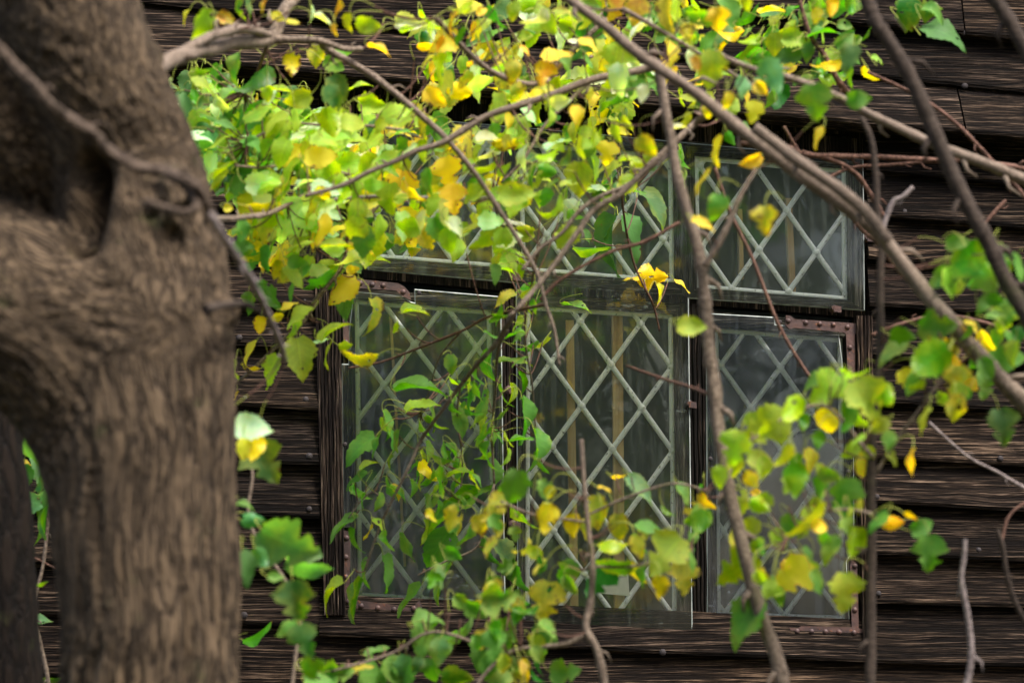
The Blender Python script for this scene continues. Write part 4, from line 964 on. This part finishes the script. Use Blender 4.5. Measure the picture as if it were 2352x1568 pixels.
leaves('R6','K','d',.45,.07,"""755 200 220 -15 n g,465 490 180 148 o g,450 630 120 160 n g,390 850 160 150 n g,600 1070 170 80 n g,460 1190 190 108 n g,700 1190 170 130 n g,830 960 200 120 r g,840 830 210 150 n g,850 1110 180 120 n g,650 690 80 50 o y,790 600 110 60 o y
570 740 90 90 o g,850 650 140 90 n g,920 640 120 120 n g,1030 310 170 100 o g,945 370 130 60 o g,895 110 90 90 r g,650 460 100 100 n g,550 480 110 110 n g,1240 370 210 80 n g,1300 500 190 75 n g,1170 1000 210 40 o d,1075 970 130 70 o d
1200 1080 160 80 o d,690 950 140 75 n g,600 920 100 80 n g,490 1060 130 110 n g,330 1150 160 150 n l,1070 130 170 100 n g,1180 80 160 -15 n g,760 290 150 -25 n l,1040 420 130 -70 n g,1090 430 120 80 n g,910 510 100 40 n g,870 540 110 20 n g
1000 240 100 120 n g,940 590 130 -30 n l,780 420 110 60 n g,450 920 120 95 n g,515 880 80 110 n y,980 880 150 120 n g,1010 700 160 -40 n g,520 560 90 -40 n l,1100 620 150 80 n g,1050 530 140 110 n g,1230 200 120 70 n g,1230 820 150 50 n g,920 740 200 155 n g,1220 450 110 -10 n g,1310 560 110 75 n d,920 860 90 60 o k""")
leaves('R7','H','a',1.08,.12,"""90 760 210 130 r k,180 680 220 100 r g,330 820 170 90 r k,450 850 140 90 r k,560 790 190 90 r k,660 620 80 0 n y,600 670 80 0 n y,760 680 200 40 o b,660 860 160 90 r k,640 940 160 0 o l,800 850 150 0 o g,960 700 140 60 o g,1060 740 120 60 o y
1200 760 190 100 r l,870 990 270 130 L l,620 1040 230 170 o g,560 1100 210 120 L d,740 1070 160 60 o k,960 1090 190 90 L k,850 1130 130 90 r k,1200 1050 270 150 L l,1240 1300 310 130 o g,1190 900 230 80 n k,1440 1090 230 130 L y,440 1120 120 60 r g,320 1200 230 100 L k
120 1180 210 0 L g,100 1330 120 90 r g,1290 690 60 0 r y,90 1400 170 80 L g,150 1480 160 20 r g,220 1510 110 70 o o,290 1440 110 60 r g,420 1520 170 0 L g,1010 800 130 -50 o g,1000 900 130 90 o g,60 1500 160 90 r g,340 1320 130 40 o g""")
leaves('R6','H','b',.95,.1,"""940 1340 150 -10 o b,800 1270 150 -20 o g,760 1380 160 90 r g,840 1430 130 100 r b,1040 1430 180 100 r g,1090 1330 130 90 o g,560 1420 110 -20 n g,380 1520 140 0 L g,560 1530 160 0 L g,690 1520 150 90 r b,930 1540 140 0 r g,800 1520 120 90 r g,640 1530 140 60 r g,300 1560 140 0 o g,1300 1430 120 60 r g,1240 1510 110 70 n o,850 1370 140 -30 n g,640 1460 110 -20 n g,480 1490 110 -25 n k""")
leaves('R8','V','c',1.3,.08,"""650 230 240 130 L l,370 400 270 150 L l,240 500 210 110 L l,500 320 190 130 r l,850 280 270 60 L l,660 380 180 100 r y,760 350 190 90 o g,790 460 130 150 n l,950 460 120 90 r g,1040 550 150 110 n y,820 570 150 110 o y,520 640 200 90 r g,580 560 160 80 o y
680 620 140 30 r g,740 720 230 100 L g,890 830 160 140 o g,640 850 110 0 r y,970 830 120 0 r y,1050 800 80 20 o o,1110 850 150 -20 r g,1130 980 210 90 L g,800 930 180 130 r l,670 960 180 130 o g,560 820 270 130 n l,500 1080 250 140 L y,620 1110 160 60 o g,740 1160 230 90 L l
960 40 210 150 o g,1120 90 270 150 r g,1200 50 240 0 L k,1250 190 190 100 L k,1330 200 110 40 r y,1250 310 170 90 r k,1100 360 160 120 n l,1470 400 210 80 L d,1500 80 210 0 r g,930 250 170 50 r l,780 160 160 30 n l,1400 130 140 60 r g,240 580 150 80 r l,600 180 150 150 o g""")
# ---- filling leaves of the dense bough (gaps left open)
def inpoly(x,y,poly):
    c=False; n=len(poly); j=n-1
    for i in range(n):
        if (poly[i][1]>y)!=(poly[j][1]>y) and x<(poly[j][0]-poly[i][0])*(y-poly[i][1])/(poly[j][1]-poly[i][1])+poly[i][0]: c=not c
        j=i
    return c
def fill(key, clump, poly, n, Y0, Y1, L0, L1, cols, shapes, angf, seed, gap=.0):
    r=random.Random(seed); xs=[q[0] for q in poly]; ys=[q[1] for q in poly]; k=0; tries=0
    while k<n and tries<n*40:
        tries+=1
        x=r.uniform(min(xs),max(xs)); y=r.uniform(min(ys),max(ys))
        if 1350<x<1475 and 1265<y<1395: continue
        if not inpoly(x,y,poly): continue
        if noise.noise(Vector((x/70,y/70,seed)))<gap-.5: continue
        leaf_at(key,clump,x,y,r.uniform(Y0,Y1),r.uniform(L0,L1),angf(r),r.choice(shapes),r.choice(cols),r=r); k+=1
anyd=lambda r:r.choice((r.uniform(-60,20),r.uniform(40,150),r.uniform(90,180)))
down=lambda r:r.gauss(90,35)
fill('T1','d',[(375,180),(470,170),(560,200),(620,300),(640,420),(560,470),(500,430),(440,350)],120,.4,.8,44,80,'ggddgpdbgl','oonr',anyd,11,.25)
fill('T1','d',[(540,230),(700,225),(800,290),(850,380),(800,480),(640,520),(540,470),(480,400),(520,300)],140,.4,.9,44,84,'lllgplygpd','oonrr',anyd,12,.22)
fill('T1','e',[(640,280),(1000,250),(1130,330),(1120,480),(1060,580),(900,590),(760,600),(640,560),(580,480)],145,.45,.95,44,84,'llllkyplgd','oonrrL',anyd,13,.24)
fill('T1','e',[(540,500),(760,480),(860,560),(760,640),(640,640),(560,600)],50,.5,.85,45,75,'llkpyg','onr',anyd,14,.2)
fill('K','e',[(900,60),(1120,0),(1400,0),(1500,120),(1480,300),(1300,340),(1180,300),(1080,250),(960,240),(1010,120)],140,.45,.95,42,82,'lllkygpld','oonrr',anyd,15,.27)
fill('K','f',[(1130,300),(1300,330),(1500,340),(1500,420),(1380,470),(1290,560),(1230,640),(1140,600),(1090,470),(1110,380)],70,.45,.95,40,72,'llglpld','oonnr',anyd,16,.24)
fill('Q','e',[(1400,0),(1960,0),(2000,90),(1960,180),(1860,190),(1760,160),(1640,150),(1520,100)],85,.5,.95,42,80,'gggllyd','oonr',anyd,17,.28)
fill('Q','e',[(1500,150),(1700,160),(1850,230),(1700,260),(1560,260)],18,.6,1.0,40,76,'glyd','oonr',anyd,18,.3)
fill('K','g',[(1060,780),(1240,700),(1270,800),(1190,960),(1180,1110),(1080,1110),(1020,960)],28,.35,.6,38,62,'gglgl','nnnn',lambda r:r.gauss(100,40),19,.25)
fill('K','g',[(860,980),(1080,900),(1120,1080),(1010,1230),(860,1250),(820,1120)],36,.35,.5,36,62,'ggl','nnn',down,20,.2)
fill('K','g',[(1130,560),(1260,600),(1240,760),(1180,800),(1130,700)],22,.4,.8,32,60,'gglk','nno',anyd,21,.2)
fill('H','c',[(960,1180),(1180,1100),(1420,1150),(1620,1130),(1640,1250),(1560,1340),(1300,1330),(1180,1420),(1060,1400),(960,1300)],44,.9,1.15,36,64,'gdgk','ornL',down,22,.3)
fill('H','c',[(960,1420),(1150,1350),(1240,1420),(1260,1568),(900,1568)],26,.85,1.1,44,78,'gdgk','rrnL',down,23,.25)
fill('V','c',[(1640,1030),(1900,880),(2060,880),(2060,1050),(1960,1250),(1800,1380),(1680,1300)],44,1.15,1.35,38,66,'lgllgk','rroL',down,24,.3)
fill('V','c',[(2040,820),(2200,760),(2290,780),(2240,960),(2100,900)],16,1.15,1.35,40,70,'glgy','rroL',down,25,.2)
fill('R','b',[(2130,600),(2250,560),(2352,600),(2352,860),(2280,800)],16,1.2,1.35,45,78,'gdgl','rroL',down,26,.25)
PAR={'T1':T1,'K':K,'Q':Q,'R':R_,'V':V,'H':H,'E':E,'G':G_}
for (k,cl),L_ in LV.items():
    L_.build('foliage',PAR[k])

# ============================================================ unseen trees added to block low sky and darken the glass reflections
def far_tree(x,y,h,rad,seed,label):
    r=random.Random(seed); root=empty('sky_blocking_tree',(x,y,0),label,'tree','unseen trees added behind the camera')
    tb=MB(); P3=[Vector((x,y,-.1)),Vector((x+.05,y,h*.25)),Vector((x-.1,y+.1,h*.5)),Vector((x,y,h*.8))]
    tb.tube(P3,[.24,.2,.14,.05],10)
    for k in range(7):
        a=r.uniform(0,6.28); z0=h*r.uniform(.3,.6); q=Vector((x,y,z0)); e=q+Vector((math.cos(a)*rad*.7,math.sin(a)*rad*.7,h*.2)); tb.tube([q,(q+e)/2+Vector((0,0,.2)),e],[.08,.06,.02],6)
    tb.build('trunk',M['branchdark'],root)
    mb=MB(); 
    cl=[(Vector((r.gauss(0,1),r.gauss(0,1),0))*rad*.5+Vector((x,y,h*r.uniform(.22,.95))),rad*r.uniform(.25,.5)) for _ in range(44)]
    for c,rr in cl:
        for _ in range(110):
            d=Vector((r.gauss(0,1),r.gauss(0,1),r.gauss(0,1))).normalized()*rr*r.random()**.4
            p=c+d; n=Vector((r.gauss(0,1),r.gauss(0,1),r.gauss(0,1)+.6)).normalized(); u=n.orthogonal().normalized()*.19*r.uniform(.6,1.3); v=n.cross(u)*.6
            b=len(mb.v); mb.v+=[p-u,p-v,p+u,p+v]; mb.face([b,b+1,b+2,b+3])
    mb.build('crown',M['far'],root)
for i,(x,y,h,rad,lab) in enumerate(((-7.5,-13,8.5,2.6,'unseen leafy tree added behind the camera, mirrored faintly in the left of the window glass'),(-3.2,-12,9.5,2.8,'unseen tall leafy tree added behind the camera, mirrored beside the leftmost reflected tree'),(1.2,-12.5,9.0,2.8,'unseen leafy tree added behind the camera, mirrored in the middle of the window glass'),(5.5,-12,9.8,2.7,'unseen broad leafy tree added behind the camera, mirrored in the right of the window glass'),(10,-13,8.5,2.7,'unseen leafy tree added behind the camera, mirrored at the far right of the glass'))):
    far_tree(x,y,h,rad,600+i,lab)
